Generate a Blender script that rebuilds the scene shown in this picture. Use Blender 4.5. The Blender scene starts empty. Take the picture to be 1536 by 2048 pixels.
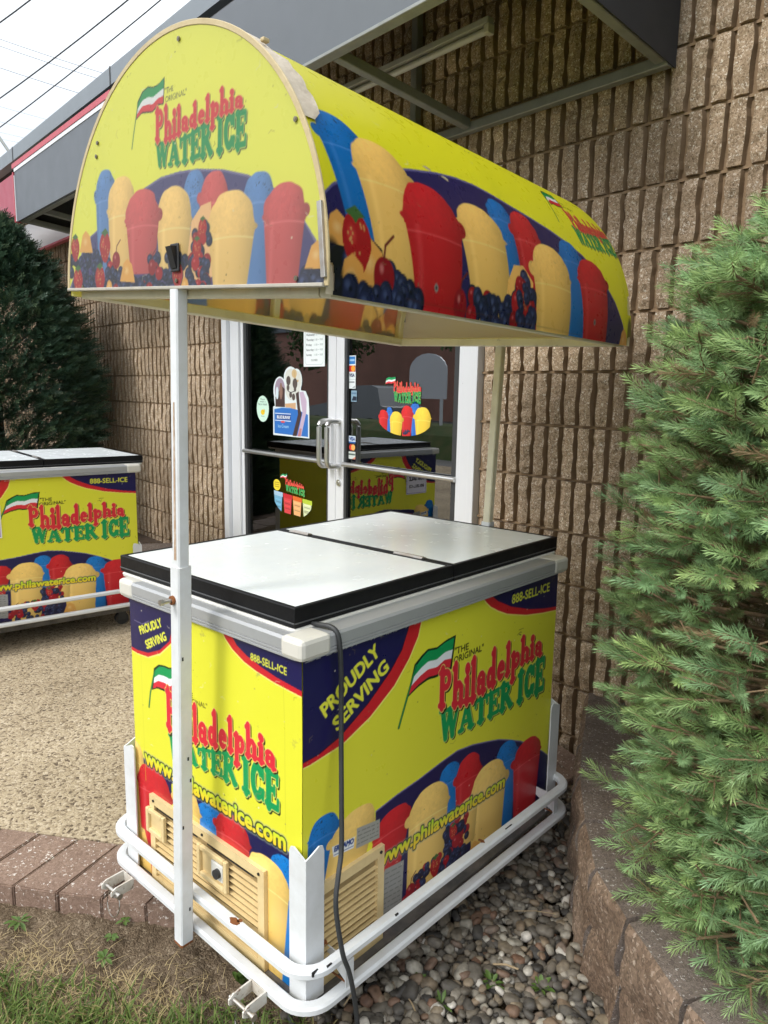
import bpy, bmesh, math, random
import numpy as np
from mathutils import Vector, Matrix
rad = math.radians
rng = np.random.default_rng(7)
random.seed(7)
S = bpy.context.scene
COL = S.collection

# ------------------------------------------------------------------ camera
CAMP = np.array([-0.815, -1.1975, 1.43])
yaw, pitch, roll = rad(48.743), rad(-9.344), rad(1.012)
fw = np.array([math.cos(pitch)*math.cos(yaw), math.cos(pitch)*math.sin(yaw), math.sin(pitch)])
r0 = np.array([math.sin(yaw), -math.cos(yaw), 0.0]); u0 = np.cross(r0, fw)
rt = r0*math.cos(roll)+u0*math.sin(roll); up = -r0*math.sin(roll)+u0*math.cos(roll)
cd = bpy.data.cameras.new('camera'); cam = bpy.data.objects.new('camera', cd); COL.objects.link(cam)
cam.matrix_world = Matrix(((rt[0], up[0], -fw[0], CAMP[0]), (rt[1], up[1], -fw[1], CAMP[1]), (rt[2], up[2], -fw[2], CAMP[2]), (0, 0, 0, 1)))
cd.sensor_fit = 'VERTICAL'; cd.sensor_height = 24.0; cd.lens = 24.0*1474.05/2048.0
cd.clip_start = 0.05; cd.clip_end = 2000
S.camera = cam

# ------------------------------------------------------------------ world, sun, exposure
W = bpy.data.worlds.new("World"); S.world = W; W.use_nodes = True
nt = W.node_tree; nt.nodes.clear()
sky = nt.nodes.new('ShaderNodeTexSky'); sky.sky_type = 'NISHITA'; sky.sun_disc = False
SUN_EL, SUN_AZ = rad(41), rad(173)          # azimuth measured from +X towards +Y: light comes from behind left of the viewer
sky.sun_elevation = SUN_EL; sky.sun_rotation = rad(90)-SUN_AZ
sky.dust_density = 6.0; sky.air_density = 1.0; sky.ozone_density = 1.0
hsv = nt.nodes.new('ShaderNodeHueSaturation'); hsv.inputs['Saturation'].default_value = 0.12; hsv.inputs['Value'].default_value = 1.0
mixw = nt.nodes.new('ShaderNodeMix'); mixw.data_type = 'RGBA'; mixw.inputs[0].default_value = 0.72   # a flat cloud deck veils the blue
# overcast deck: paler near the horizon, brightest overhead
tcw = nt.nodes.new('ShaderNodeTexCoord'); sxw = nt.nodes.new('ShaderNodeSeparateXYZ'); nt.links.new(tcw.outputs['Generated'], sxw.inputs[0])
mrw = nt.nodes.new('ShaderNodeMapRange'); mrw.inputs[1].default_value = .28; mrw.inputs[2].default_value = .62; nt.links.new(sxw.outputs['Z'], mrw.inputs[0])
dk = nt.nodes.new('ShaderNodeMix'); dk.data_type = 'RGBA'; dk.inputs[6].default_value = (5.9, 6.5, 7.2, 1); dk.inputs[7].default_value = (11.6, 12.0, 12.4, 1); nt.links.new(mrw.outputs[0], dk.inputs[0]); nt.links.new(dk.outputs[2], mixw.inputs[7])
bg = nt.nodes.new('ShaderNodeBackground'); bg.inputs['Strength'].default_value = 0.112
out = nt.nodes.new('ShaderNodeOutputWorld')
nt.links.new(sky.outputs[0], hsv.inputs['Color']); nt.links.new(hsv.outputs[0], mixw.inputs[6])
nt.links.new(mixw.outputs[2], bg.inputs['Color']); nt.links.new(bg.outputs[0], out.inputs[0])
sl = bpy.data.lights.new('sun', 'SUN'); sun = bpy.data.objects.new('sun', sl); COL.objects.link(sun)
sl.energy = 1.0; sl.angle = rad(14); sl.color = (1.0, 0.965, 0.90)
sd = Vector((math.cos(SUN_EL)*math.cos(SUN_AZ), math.cos(SUN_EL)*math.sin(SUN_AZ), math.sin(SUN_EL)))
sun.rotation_euler = sd.to_track_quat('Z', 'Y').to_euler()
S.view_settings.view_transform = 'Standard'; S.view_settings.look = 'None'
S.view_settings.exposure = 0.85; S.view_settings.gamma = 1.0
S.cycles.max_bounces = 8; S.cycles.transparent_max_bounces = 12
S.cycles.use_adaptive_sampling = True; S.cycles.adaptive_threshold = 0.02
try: S.cycles.use_denoising = True
except Exception: pass

# ------------------------------------------------------------------ object helpers
def tag(o, label=None, cat=None, group=None, kind=None):
    if label: o['label'] = label
    if cat: o['category'] = cat
    if group: o['group'] = group
    if kind: o['kind'] = kind
    return o
def empty(name, loc=(0, 0, 0), rz=0.0, parent=None):
    o = bpy.data.objects.new(name, None); COL.objects.link(o)
    o.location = loc; o.rotation_euler = (0, 0, rz); o.empty_display_size = 0.1
    if parent: o.parent = parent
    return o
def mk(name, V, F, mat, parent=None, smooth=False, colors=None, matidx=None):
    me = bpy.data.meshes.new(name)
    V = np.asarray(V, np.float32).reshape(-1, 3)
    if isinstance(F, np.ndarray):
        n, k = F.shape
        me.vertices.add(len(V)); me.vertices.foreach_set('co', V.ravel())
        me.loops.add(n*k); me.loops.foreach_set('vertex_index', F.ravel().astype(np.int32))
        me.polygons.add(n); me.polygons.foreach_set('loop_start', np.arange(0, n*k, k, dtype=np.int32))
        try: me.polygons.foreach_set('loop_total', np.full(n, k, np.int32))
        except Exception: pass
        me.update(calc_edges=True)
    else:
        me.from_pydata(V.tolist(), [], F); me.update()
    if colors is not None:
        ca = me.color_attributes.new('Col', 'FLOAT_COLOR', 'POINT')
        c = np.ones((len(V), 4), np.float32); c[:, :3] = colors
        ca.data.foreach_set('color', c.ravel())
    if smooth: me.polygons.foreach_set('use_smooth', np.ones(len(me.polygons), bool))
    for m in (mat if isinstance(mat, (list, tuple)) else [mat]): me.materials.append(m)
    if matidx is not None: me.polygons.foreach_set('material_index', np.asarray(matidx, np.int32))
    o = bpy.data.objects.new(name, me); COL.objects.link(o)
    if parent: o.parent = parent
    return o
class MB:
    """collects boxes, tubes and sweeps into one mesh"""
    def __init__(s): s.v = []; s.f = []
    def add(s, V, F):
        n = len(s.v); s.v += [tuple(map(float, p)) for p in V]; s.f += [tuple(i+n for i in f) for f in F]; return s
    def hexa(s, P): return s.add(P, [(0, 3, 2, 1), (4, 5, 6, 7), (0, 1, 5, 4), (1, 2, 6, 5), (2, 3, 7, 6), (3, 0, 4, 7)])
    def box(s, a, b):
        (x0, y0, z0), (x1, y1, z1) = a, b
        return s.hexa([(x0, y0, z0), (x1, y0, z0), (x1, y1, z0), (x0, y1, z0), (x0, y0, z1), (x1, y0, z1), (x1, y1, z1), (x0, y1, z1)])
    def bbox(s, a, b, c=0.003):
        """box with chamfered vertical and horizontal edges"""
        bm = bmesh.new(); bmesh.ops.create_cube(bm, size=1)
        d = [b[i]-a[i] for i in range(3)]
        for v in bm.verts: v.co = Vector([a[i]+(v.co[i]+.5)*d[i] for i in range(3)])
        bmesh.ops.bevel(bm, geom=bm.edges[:], offset=min(c, min(d)*.45), segments=2, affect='EDGES', profile=.5)
        bm.verts.index_update(); s.add([v.co[:] for v in bm.verts], [[v.index for v in f.verts] for f in bm.faces]); bm.free(); return s
    def sweep(s, path, prof, closed=False, upv=(0, 0, 1), caps=True):
        """prof: list of (side, up) offsets"""
        P = [Vector(p) for p in path]; n = len(P); k = len(prof); rings = []
        upv = Vector(upv)
        for i in range(n):
            if closed: t0 = (P[i]-P[i-1]).normalized(); t1 = (P[(i+1) % n]-P[i]).normalized()
            else:
                t0 = (P[i]-P[i-1]).normalized() if i else (P[1]-P[0]).normalized()
                t1 = (P[i+1]-P[i]).normalized() if i < n-1 else t0
            t = (t0+t1).normalized(); u = upv
            if abs(t.dot(u)) > .98: u = Vector((1, 0, 0))
            sd_ = t.cross(u).normalized(); uu = sd_.cross(t).normalized()
            m = 1.0/max(.3, math.sqrt((1+max(-1, min(1, t0.dot(t1))))/2))
            rings.append([P[i]+sd_*a*m+uu*b for a, b in prof])
        V = [p for r in rings for p in r]; F = []
        for i in range(n if closed else n-1):
            j = (i+1) % n
            for q in range(k): F.append((i*k+q, i*k+(q+1) % k, j*k+(q+1) % k, j*k+q))
        if caps and not closed: F += [tuple(range(k))[::-1], tuple((n-1)*k+q for q in range(k))]
        return s.add(V, F)
    def tube(s, path, r, k=10, closed=False, r2=None, upv=(0, 0, 1)):
        prof = [(r*math.cos(2*math.pi*i/k), (r2 or r)*math.sin(2*math.pi*i/k)) for i in range(k)]
        return s.sweep(path, prof, closed, upv)
    def cyl(s, a, b, r, k=16): return s.tube([a, b], r, k)
    def cone(s, a, b, ra, rb, k=10):
        a, b = Vector(a), Vector(b); t = (b-a).normalized(); u = Vector((0, 0, 1)) if abs(t.z) < .95 else Vector((1, 0, 0))
        x = t.cross(u).normalized(); y = t.cross(x)
        V = [c+x*r*math.cos(2*math.pi*i/k)+y*r*math.sin(2*math.pi*i/k) for c, r in ((a, ra), (b, rb)) for i in range(k)]
        return s.add(V, [(i, (i+1) % k, k+(i+1) % k, k+i) for i in range(k)]+[tuple(range(k))[::-1], tuple(k+i for i in range(k))])
    def build(s, name, mat, parent=None, smooth=False):
        o = mk(name, s.v, s.f, mat, parent, False)
        if smooth: shade(o)
        return o
def shade(o, ang=35):
    me = o.data
    me.polygons.foreach_set('use_smooth', np.ones(len(me.polygons), bool))
    bm = bmesh.new(); bm.from_mesh(me)
    for e in bm.edges:
        if len(e.link_faces) == 2: e.smooth = e.calc_face_angle(0) < rad(ang)
    bm.to_mesh(me); bm.free()
def rectprof(w, h, c=0.004):
    w, h = w/2, h/2
    return [(-w, -h+c), (-w+c, -h), (w-c, -h), (w, -h+c), (w, h-c), (w-c, h), (-w+c, h), (-w, h-c)]
def rrect(x0, y0, x1, y1, r, z, seg=7):
    P = []
    for cx, cy, a0 in ((x1-r, y1-r, 0), (x0+r, y1-r, 90), (x0+r, y0+r, 180), (x1-r, y0+r, 270)):
        for i in range(seg+1):
            a = rad(a0+90*i/seg); P.append((cx+r*math.cos(a), cy+r*math.sin(a), z))
    return P

# ------------------------------------------------------------------ materials
MATS = {}
def mat(name, col, rough=.5, metal=0, noise=0, nscale=20, ncol=None, bump=0, bscale=60, spec=.5, coat=0, transl=0, attr=None, grime=None):
    """Principled with layered noise: ncol is mixed in by a noise mask (dirt, wear), bump roughens it"""
    if name in MATS: return MATS[name]
    m = bpy.data.materials.new(name); m.use_nodes = True; t = m.node_tree; N = t.nodes; L = t.links
    p = N['Principled BSDF']; p.inputs['Roughness'].default_value = rough; p.inputs['Metallic'].default_value = metal
    p.inputs['Specular IOR Level'].default_value = spec
    if coat: p.inputs['Coat Weight'].default_value = coat; p.inputs['Coat Roughness'].default_value = .12
    tc = N.new('ShaderNodeTexCoord')
    src = None
    if attr:
        a = N.new('ShaderNodeVertexColor'); a.layer_name = attr; src = a.outputs['Color']
    else:
        c = N.new('ShaderNodeRGB'); c.outputs[0].default_value = (*col, 1); src = c.outputs[0]
    def layer(src, ncol, amount, scale, lo, hi, detail=8):
        nz = N.new('ShaderNodeTexNoise'); nz.inputs['Scale'].default_value = scale; nz.inputs['Detail'].default_value = detail; nz.inputs['Roughness'].default_value = .65
        L.new(tc.outputs['Object'], nz.inputs['Vector'])
        mr = N.new('ShaderNodeMapRange'); mr.inputs[1].default_value = lo; mr.inputs[2].default_value = hi; mr.inputs[4].default_value = amount
        L.new(nz.outputs['Fac'], mr.inputs[0])
        mx = N.new('ShaderNodeMix'); mx.data_type = 'RGBA'; L.new(mr.outputs[0], mx.inputs[0]); L.new(src, mx.inputs[6]); mx.inputs[7].default_value = (*ncol, 1)
        return mx.outputs[2], nz
    if noise: src, nz = layer(src, ncol or tuple(x*.6 for x in col), noise, nscale, .42, .7)
    if grime: src, _ = layer(src, grime[0], grime[1], grime[2], grime[3], grime[3]+.06, 10)
    L.new(src, p.inputs['Base Color'])
    rn = N.new('ShaderNodeTexNoise'); rn.inputs['Scale'].default_value = nscale*1.7+3; L.new(tc.outputs['Object'], rn.inputs['Vector'])
    rr = N.new('ShaderNodeMapRange'); rr.inputs[3].default_value = max(.02, rough-.08); rr.inputs[4].default_value = min(1, rough+.12); L.new(rn.outputs['Fac'], rr.inputs[0]); L.new(rr.outputs[0], p.inputs['Roughness'])
    if bump:
        bn = N.new('ShaderNodeTexNoise'); bn.inputs['Scale'].default_value = bscale; bn.inputs['Detail'].default_value = 6; L.new(tc.outputs['Object'], bn.inputs['Vector'])
        b = N.new('ShaderNodeBump'); b.inputs['Strength'].default_value = bump; b.inputs['Distance'].default_value = .01; L.new(bn.outputs['Fac'], b.inputs['Height']); L.new(b.outputs[0], p.inputs['Normal'])
    if transl:
        tr = N.new('ShaderNodeBsdfTranslucent'); L.new(src, tr.inputs['Color']); mx = N.new('ShaderNodeMixShader'); mx.inputs[0].default_value = transl
        L.new(p.outputs[0], mx.inputs[1]); L.new(tr.outputs[0], mx.inputs[2]); L.new(mx.outputs[0], N['Material Output'].inputs[0])
    MATS[name] = m; return m
WHITE_STEEL = mat('white_painted_steel', (.70, .72, .74), .38, noise=.5, nscale=11, ncol=(.52, .52, .50), bump=.08, bscale=25, grime=((.06, .045, .035), .8, 26, .705))
BLACK_TRIM = mat('black_lid_trim', (.006, .006, .007), .42, noise=.3, nscale=30, ncol=(.016, .016, .016), bump=.05, bscale=40, spec=.2)
LID_WHITE = mat('glossy_white_lid', (.80, .85, .875), .22, noise=.35, nscale=11, ncol=(.82, .83, .81), spec=.28, grime=((.5, .48, .42), .45, 60, .66))
GRAY_BAND = mat('grey_aluminium_band', (.42, .43, .44), .42, metal=.35, noise=.3, nscale=9, ncol=(.33, .33, .32))
CAP_PLASTIC = mat('off_white_plastic', (.62, .60, .54), .45, noise=.3, nscale=12, ncol=(.5, .47, .4))
CREAM_PLASTIC = mat('cream_plastic', (.72, .56, .29), .5, noise=.45, nscale=25, ncol=(.55, .40, .19), bump=.1, bscale=80)
CREAM_FRAME = mat('cream_painted_frame', (.74, .69, .53), .5, noise=.4, nscale=12, ncol=(.46, .40, .27), grime=((.2, .12, .05), .6, 18, .68))
CREAM_TRIM = mat('aged_cream_trim', (.50, .40, .22), .5, noise=.5, nscale=9, ncol=(.36, .27, .14), bump=.15)
DARK_UNDER = mat('dark_underside', (.03, .028, .026), .85, noise=.4, nscale=20, ncol=(.07, .06, .05))
RUBBER = mat('black_rubber', (.022, .022, .024), .55, noise=.4, nscale=40, ncol=(.05, .05, .05))
STEEL = mat('worn_steel', (.5, .48, .45), .35, metal=.9, noise=.5, nscale=30, ncol=(.3, .2, .12))
ALU = mat('white_aluminium', (.72, .74, .78), .3, metal=.15, noise=.2, nscale=6, ncol=(.62, .64, .67))
BRUSHED = mat('brushed_aluminium', (.62, .62, .61), .3, metal=.85, noise=.2, nscale=20, ncol=(.5, .5, .48))
RUST = mat('rust', (.22, .075, .02), .85, noise=.6, nscale=40, ncol=(.08, .03, .012), bump=.3)
BLACK = mat('matte_black', (.01, .01, .011), .5)
PRINT = mat('printed_vinyl', (1, 1, 1), .30, attr='Col', spec=.45, grime=((.24, .21, .11), .45, 22, .655), bump=.13, bscale=10)
PRINT_IN = mat('print_seen_from_inside', (1, 1, 1), .6, attr='Col', transl=.6)
ROOF_PRINT = mat('translucent_roof_print', (1, 1, 1), .28, attr='Col', spec=.45, transl=.45)
PAPER = mat('sticker_print', (1, 1, 1), .45, attr='Col')
AWN_GREY = mat('grey_awning_vinyl', (.108, .122, .142), .5, noise=.3, nscale=3, ncol=(.092, .103, .12), bump=.06, bscale=6)
AWN_DARK = mat('dark_awning_vinyl', (.032, .033, .038), .7, noise=.3, nscale=5, ncol=(.02, .02, .022))
GALV = mat('galvanised_frame', (.27, .28, .27), .5, metal=.4, noise=.5, nscale=15, ncol=(.17, .18, .17))
RED_TRIM = mat('red_painted_metal', (.46, .075, .10), .45, noise=.3, nscale=5, ncol=(.4, .04, .07))
COPING = mat('grey_coping_metal', (.19, .215, .24), .42, metal=.2, noise=.3, nscale=2, ncol=(.16, .18, .205))

# ------------------------------------------------------------------ printed art, painted point by point
def lin(c):
    c = np.asarray(c, float)/255.0
    return np.where(c <= .04045, c/12.92, ((c+.055)/1.055)**2.4)
YEL = lin((221, 219, 58)); NAVY = lin((27, 24, 76)); RED = lin((200, 34, 44)); BLU = lin((16, 118, 196)); MANGO = lin((246, 206, 116))
GRN = lin((18, 150, 84)); LRED = lin((214, 44, 60)); DKG = lin((12, 46, 28)); INK = lin((30, 28, 26)); WHT = lin((232, 236, 240))
def vnoise(X, Z, f, seed=0):
    r = np.random.default_rng(seed); T = r.random((64, 64))
    x = X*f+100; z = Z*f+100; xi = np.floor(x).astype(int); zi = np.floor(z).astype(int); a = x-xi; b = z-zi
    a = a*a*(3-2*a); b = b*b*(3-2*b)
    g = lambda i, j: T[i % 64, j % 64]
    return (g(xi, zi)*(1-a)+g(xi+1, zi)*a)*(1-b)+(g(xi, zi+1)*(1-a)+g(xi+1, zi+1)*a)*b
_txt = {}
def text_tris(s):
    if s in _txt: return _txt[s]
    c = bpy.data.curves.new('t', 'FONT'); c.body = s; c.size = 1; c.resolution_u = 3
    o = bpy.data.objects.new('t', c); COL.objects.link(o)
    dg = bpy.context.evaluated_depsgraph_get(); me = o.evaluated_get(dg).to_mesh()
    me.calc_loop_triangles()
    V = np.array([v.co[:2] for v in me.vertices]).reshape(-1, 2); T = np.array([t.vertices[:] for t in me.loop_triangles]).reshape(-1, 3)
    o.evaluated_get(dg).to_mesh_clear(); bpy.data.objects.remove(o); bpy.data.curves.remove(c)
    _txt[s] = (V, T); return _txt[s]
# fat soft-serif letters: l = stroke, o = ring (cx,cz,rx,rz,thick,zmin,zmax), e = disc, x = cut-out
_S = .1
GL = {
 'P': (.86, [('l', .2, 0, .2, 1, .26), ('o', .42, .72, .33, .27, .2, -9, 9), ('l', .03, .02, .38, .02, _S), ('l', .03, .96, .3, .96, _S)]),
 'h': (.8, [('l', .19, 0, .19, 1, .23), ('o', .42, .36, .25, .22, .19, .36, 9), ('l', .6, 0, .6, .38, .23), ('l', .05, .02, .33, .02, _S), ('l', .48, .02, .75, .02, _S), ('l', .04, .95, .2, .95, _S)]),
 'i': (.42, [('l', .2, 0, .2, .56, .24), ('e', .2, .84, .15, .13), ('l', .04, .02, .37, .02, _S), ('l', .05, .55, .2, .55, _S)]),
 'l': (.42, [('l', .2, 0, .2, 1, .24), ('l', .04, .02, .37, .02, _S), ('l', .05, .96, .2, .96, _S)]),
 'a': (.7, [('o', .29, .2, .24, .2, .17, -9, 9), ('l', .5, .02, .5, .42, .2), ('o', .32, .4, .26, .2, .16, .4, 9), ('e', .14, .43, .1, .09), ('l', .5, .03, .66, .03, .09)]),
 'd': (.78, [('o', .3, .28, .26, .28, .19, -9, 9), ('l', .54, .02, .54, 1, .23), ('l', .4, .96, .54, .96, _S), ('l', .55, .03, .7, .03, _S)]),
 'e': (.66, [('o', .32, .29, .28, .29, .19, -9, 9), ('l', .12, .31, .5, .31, .09), ('x', .36, .13, .7, .25)]),
 'p': (.78, [('l', .2, -.4, .2, .56, .23), ('o', .45, .28, .27, .28, .19, -9, 9), ('l', .04, -.38, .37, -.38, _S), ('l', .05, .55, .2, .55, _S)]),
 'W': (1.2, [('l', .16, .98, .37, .04, .22), ('l', .37, .04, .6, .94, .13), ('l', .6, .94, .8, .04, .22), ('l', .8, .04, 1.06, .98, .13), ('l', .0, .96, .34, .96, _S), ('l', .46, .96, .74, .96, _S), ('l', .92, .96, 1.18, .96, _S)]),
 'A': (1.0, [('l', .14, .02, .46, .96, .13), ('l', .48, .96, .8, .02, .25), ('l', .26, .32, .7, .32, .11), ('l', .0, .03, .28, .03, _S), ('l', .62, .03, .97, .03, _S)]),
 'T': (.92, [('l', .45, 0, .45, 1, .26), ('l', .06, .95, .84, .95, .13), ('l', .07, .95, .05, .7, .1), ('l', .83, .95, .85, .7, .1), ('l', .26, .03, .64, .03, _S)]),
 'E': (.86, [('l', .22, 0, .22, 1, .26), ('l', .06, .95, .74, .95, .12), ('l', .2, .51, .55, .51, .11), ('l', .06, .05, .76, .05, .12), ('l', .74, .95, .73, .74, .1), ('l', .76, .05, .78, .28, .1), ('l', .56, .4, .56, .62, .08)]),
 'R': (1.0, [('l', .22, 0, .22, 1, .26), ('o', .44, .73, .32, .26, .2, -9, 9), ('l', .46, .48, .82, .04, .24), ('l', .04, .03, .4, .03, _S), ('l', .72, .03, .97, .03, _S), ('l', .04, .96, .3, .96, _S)]),
 'I': (.52, [('l', .25, 0, .25, 1, .27), ('l', .05, .03, .45, .03, _S), ('l', .05, .96, .45, .96, _S)]),
 'C': (.9, [('o', .45, .5, .4, .5, .25, -9, 9), ('x', .52, .34, 1.2, .68), ('l', .78, .93, .8, .66, .1), ('l', .78, .08, .82, .3, .1)]),
 ' ': (.3, []),
}
def serif_sdf(word, U, Vv, gap=.02):
    """signed distance to a word of serif letters; U runs 0..1 over the word, Vv 0..1 over the letter height"""
    tot = sum(GL[c][0] for c in word)+gap*(len(word)-1); X = U*tot; D = np.full(U.shape, 9.0); x = 0
    for ch in word:
        w, prims = GL[ch]; m = (X > x-.35) & (X < x+w+.35)
        if m.any():
            px = X[m]-x; pz = Vv[m]; d = np.full(px.shape, 9.0); cut = np.full(px.shape, -9.0)
            for p in prims:
                if p[0] == 'l':
                    _, ax, az, bx, bz, t = p; dx, dz = bx-ax, bz-az; k = np.clip(((px-ax)*dx+(pz-az)*dz)/(dx*dx+dz*dz+1e-9), 0, 1)
                    d = np.minimum(d, np.hypot(px-ax-k*dx, pz-az-k*dz)-t/2)
                elif p[0] == 'e':
                    _, cx, cz, rx, rz = p; q = np.hypot((px-cx)/rx, (pz-cz)/rz); d = np.minimum(d, (q-1)*min(rx, rz))
                elif p[0] == 'o':
                    _, cx, cz, rx, rz, t, z0, z1 = p
                    qo = (np.hypot((px-cx)/rx, (pz-cz)/rz)-1)*min(rx, rz); ri = max(.02, rx-t); rj = max(.02, rz-t*.62)
                    qi = (np.hypot((px-cx)/ri, (pz-cz)/rj)-1)*min(ri, rj); q = np.maximum(qo, -qi)
                    q = np.maximum(q, np.maximum(z0-pz, pz-z1)); d = np.minimum(d, q)
                else:
                    _, ax, az, bx, bz = p; q = np.maximum(np.maximum(ax-px, px-bx), np.maximum(az-pz, pz-bz)); cut = np.maximum(cut, -q)
            # cuts only bite the shapes listed before them (C and e), terminals stay
            if (cut > -8).any():
                d2 = np.maximum(d, cut)
                for p in prims:
                    if p[0] == 'l' and ch in 'Ce':
                        _, ax, az, bx, bz, t = p; dx, dz = bx-ax, bz-az; k = np.clip(((px-ax)*dx+(pz-az)*dz)/(dx*dx+dz*dz+1e-9), 0, 1)
                        d2 = np.minimum(d2, np.hypot(px-ax-k*dx, pz-az-k*dz)-t/2)
                d = d2
            D[m] = np.minimum(D[m], d)
        x += w+gap
    return D
class Art:
    def __init__(s, u0, u1, v0, v1, res, base, ss=2):
        s.u0, s.u1, s.v0, s.v1 = u0, u1, v0, v1; s.ss = ss
        s.nx = max(2, int(round((u1-u0)*res))+1); s.ny = max(2, int(round((v1-v0)*res))+1)
        s.NX, s.NY = s.nx*ss, s.ny*ss
        u = u0+(np.arange(s.NX)+.5)/s.NX*(u1-u0); v = v0+(np.arange(s.NY)+.5)/s.NY*(v1-v0)
        s.X, s.Z = np.meshgrid(u, v); s.C = np.empty((s.NY, s.NX, 3)); s.C[:] = base; s.px = (u1-u0)/s.NX
        s.alpha = np.ones((s.NY, s.NX))
    def ix(s, x): return (x-s.u0)/(s.u1-s.u0)*s.NX-.5
    def iz(s, z): return (z-s.v0)/(s.v1-s.v0)*s.NY-.5
    def win(s, xa, xb, za, zb, pad=0):
        i0 = max(0, int(s.ix(xa-pad))); i1 = min(s.NX, int(s.ix(xb+pad))+2); j0 = max(0, int(s.iz(za-pad))); j1 = min(s.NY, int(s.iz(zb+pad))+2)
        return (slice(j0, max(j0, j1)), slice(i0, max(i0, i1)))
    def paint(s, sl, m, col, a=1.0):
        m = np.clip(m, 0, 1)[..., None]*a; s.C[sl] = s.C[sl]*(1-m)+np.asarray(col)*m
    def cov(s, d): return np.clip(.5-d/s.px, 0, 1)
    def poly_mask(s, pts):
        P = np.array(pts, float); sl = s.win(P[:, 0].min(), P[:, 0].max(), P[:, 1].min(), P[:, 1].max(), .002)
        X, Z = s.X[sl], s.Z[sl]; ins = np.zeros(X.shape, bool)
        for (x1, z1), (x2, z2) in zip(P, np.roll(P, -1, 0)):
            c = (z1 > Z) != (z2 > Z)
            with np.errstate(divide='ignore', invalid='ignore'): ins ^= c & (X < (x2-x1)*(Z-z1)/(z2-z1)+x1)
        return sl, ins.astype(float)
    def poly(s, pts, col, a=1.0): sl, m = s.poly_mask(pts); s.paint(sl, m, col, a)
    def ell(s, cx, cz, rx, rz, col, a=1.0, soft=0):
        sl = s.win(cx-rx, cx+rx, cz-rz, cz+rz, .004); q = (np.hypot((s.X[sl]-cx)/rx, (s.Z[sl]-cz)/rz)-1)*min(rx, rz)
        s.paint(sl, s.cov(q) if not soft else np.clip(-q/soft, 0, 1), col, a)
    def line(s, pts, w, col, a=1.0):
        for (ax, az), (bx, bz) in zip(pts[:-1], pts[1:]):
            sl = s.win(min(ax, bx), max(ax, bx), min(az, bz), max(az, bz), w); X, Z = s.X[sl], s.Z[sl]; dx, dz = bx-ax, bz-az
            k = np.clip(((X-ax)*dx+(Z-az)*dz)/(dx*dx+dz*dz+1e-12), 0, 1); s.paint(sl, s.cov(np.hypot(X-ax-k*dx, Z-az-k*dz)-w/2), col, a)
    def text_mask(s, txt, p, q, height, bold=0.0, mirror=False, squeeze=None, lean=0):
        """baseline from p to q, cap height in metres"""
        V, T = text_tris(txt)
        if not len(V): return None
        lo, hi = V[:, 0].min(), V[:, 0].max(); p = np.array(p); q = np.array(q); L_ = np.linalg.norm(q-p); d = (q-p)/L_; n = np.array([-d[1], d[0]])
        a = (V[:, 0]-lo)/(hi-lo)*L_; b = V[:, 1]/.69*height; a = a+b*lean
        XY = p+np.outer(a, d)+np.outer(b, n); px = np.stack([s.ix(XY[:, 0]), s.iz(XY[:, 1])], 1)
        M = np.zeros((s.NY, s.NX))
        for t in T:
            A, B, C = px[t]; i0 = max(0, int(min(A[0], B[0], C[0]))); i1 = min(s.NX-1, int(max(A[0], B[0], C[0]))+1); j0 = max(0, int(min(A[1], B[1], C[1]))); j1 = min(s.NY-1, int(max(A[1], B[1], C[1]))+1)
            if i1 < i0 or j1 < j0: continue
            gx, gz = np.meshgrid(np.arange(i0, i1+1), np.arange(j0, j1+1)); den = (B[1]-C[1])*(A[0]-C[0])+(C[0]-B[0])*(A[1]-C[1])
            if abs(den) < 1e-9: continue
            l1 = ((B[1]-C[1])*(gx-C[0])+(C[0]-B[0])*(gz-C[1]))/den; l2 = ((C[1]-A[1])*(gx-C[0])+(A[0]-C[0])*(gz-C[1]))/den
            e = -1e-3; M[j0:j1+1, i0:i1+1] = np.maximum(M[j0:j1+1, i0:i1+1], ((l1 >= e) & (l2 >= e) & (1-l1-l2 >= e)).astype(float))
        return s.dil(M, bold*height/s.px) if bold else M
    def dil(s, M, r):
        if r < .35: return M
        R = int(math.ceil(r)); js, is_ = np.nonzero(M)
        if not len(js): return M
        j0, j1, i0, i1 = max(0, js.min()-R-1), min(s.NY, js.max()+R+2), max(0, is_.min()-R-1), min(s.NX, is_.max()+R+2)
        A = M[j0:j1, i0:i1]; B = A.copy()
        for dj in range(-R, R+1):
            for di in range(-R, R+1):
                w = np.clip(r+.5-math.hypot(di, dj), 0, 1)
                if w <= 0 or (di == 0 and dj == 0): continue
                sh = np.zeros_like(A); a0, a1 = max(0, dj), A.shape[0]+min(0, dj); b0, b1 = max(0, di), A.shape[1]+min(0, di)
                sh[a0:a1, b0:b1] = A[a0-dj:a1-dj, b0-di:b1-di]; B = np.maximum(B, sh*w)
        o = M.copy(); o[j0:j1, i0:i1] = B; return o
    def text(s, txt, p, q, height, col, bold=.05, outline=None, ow=0.0, mirror=False, lean=0):
        M = s.text_mask(txt, p, q, height, bold, lean=lean)
        if M is None: return
        full = (slice(None), slice(None))
        if outline is not None: s.paint(full, s.dil(M, ow/s.px), outline)
        s.paint(full, M, col)
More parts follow.
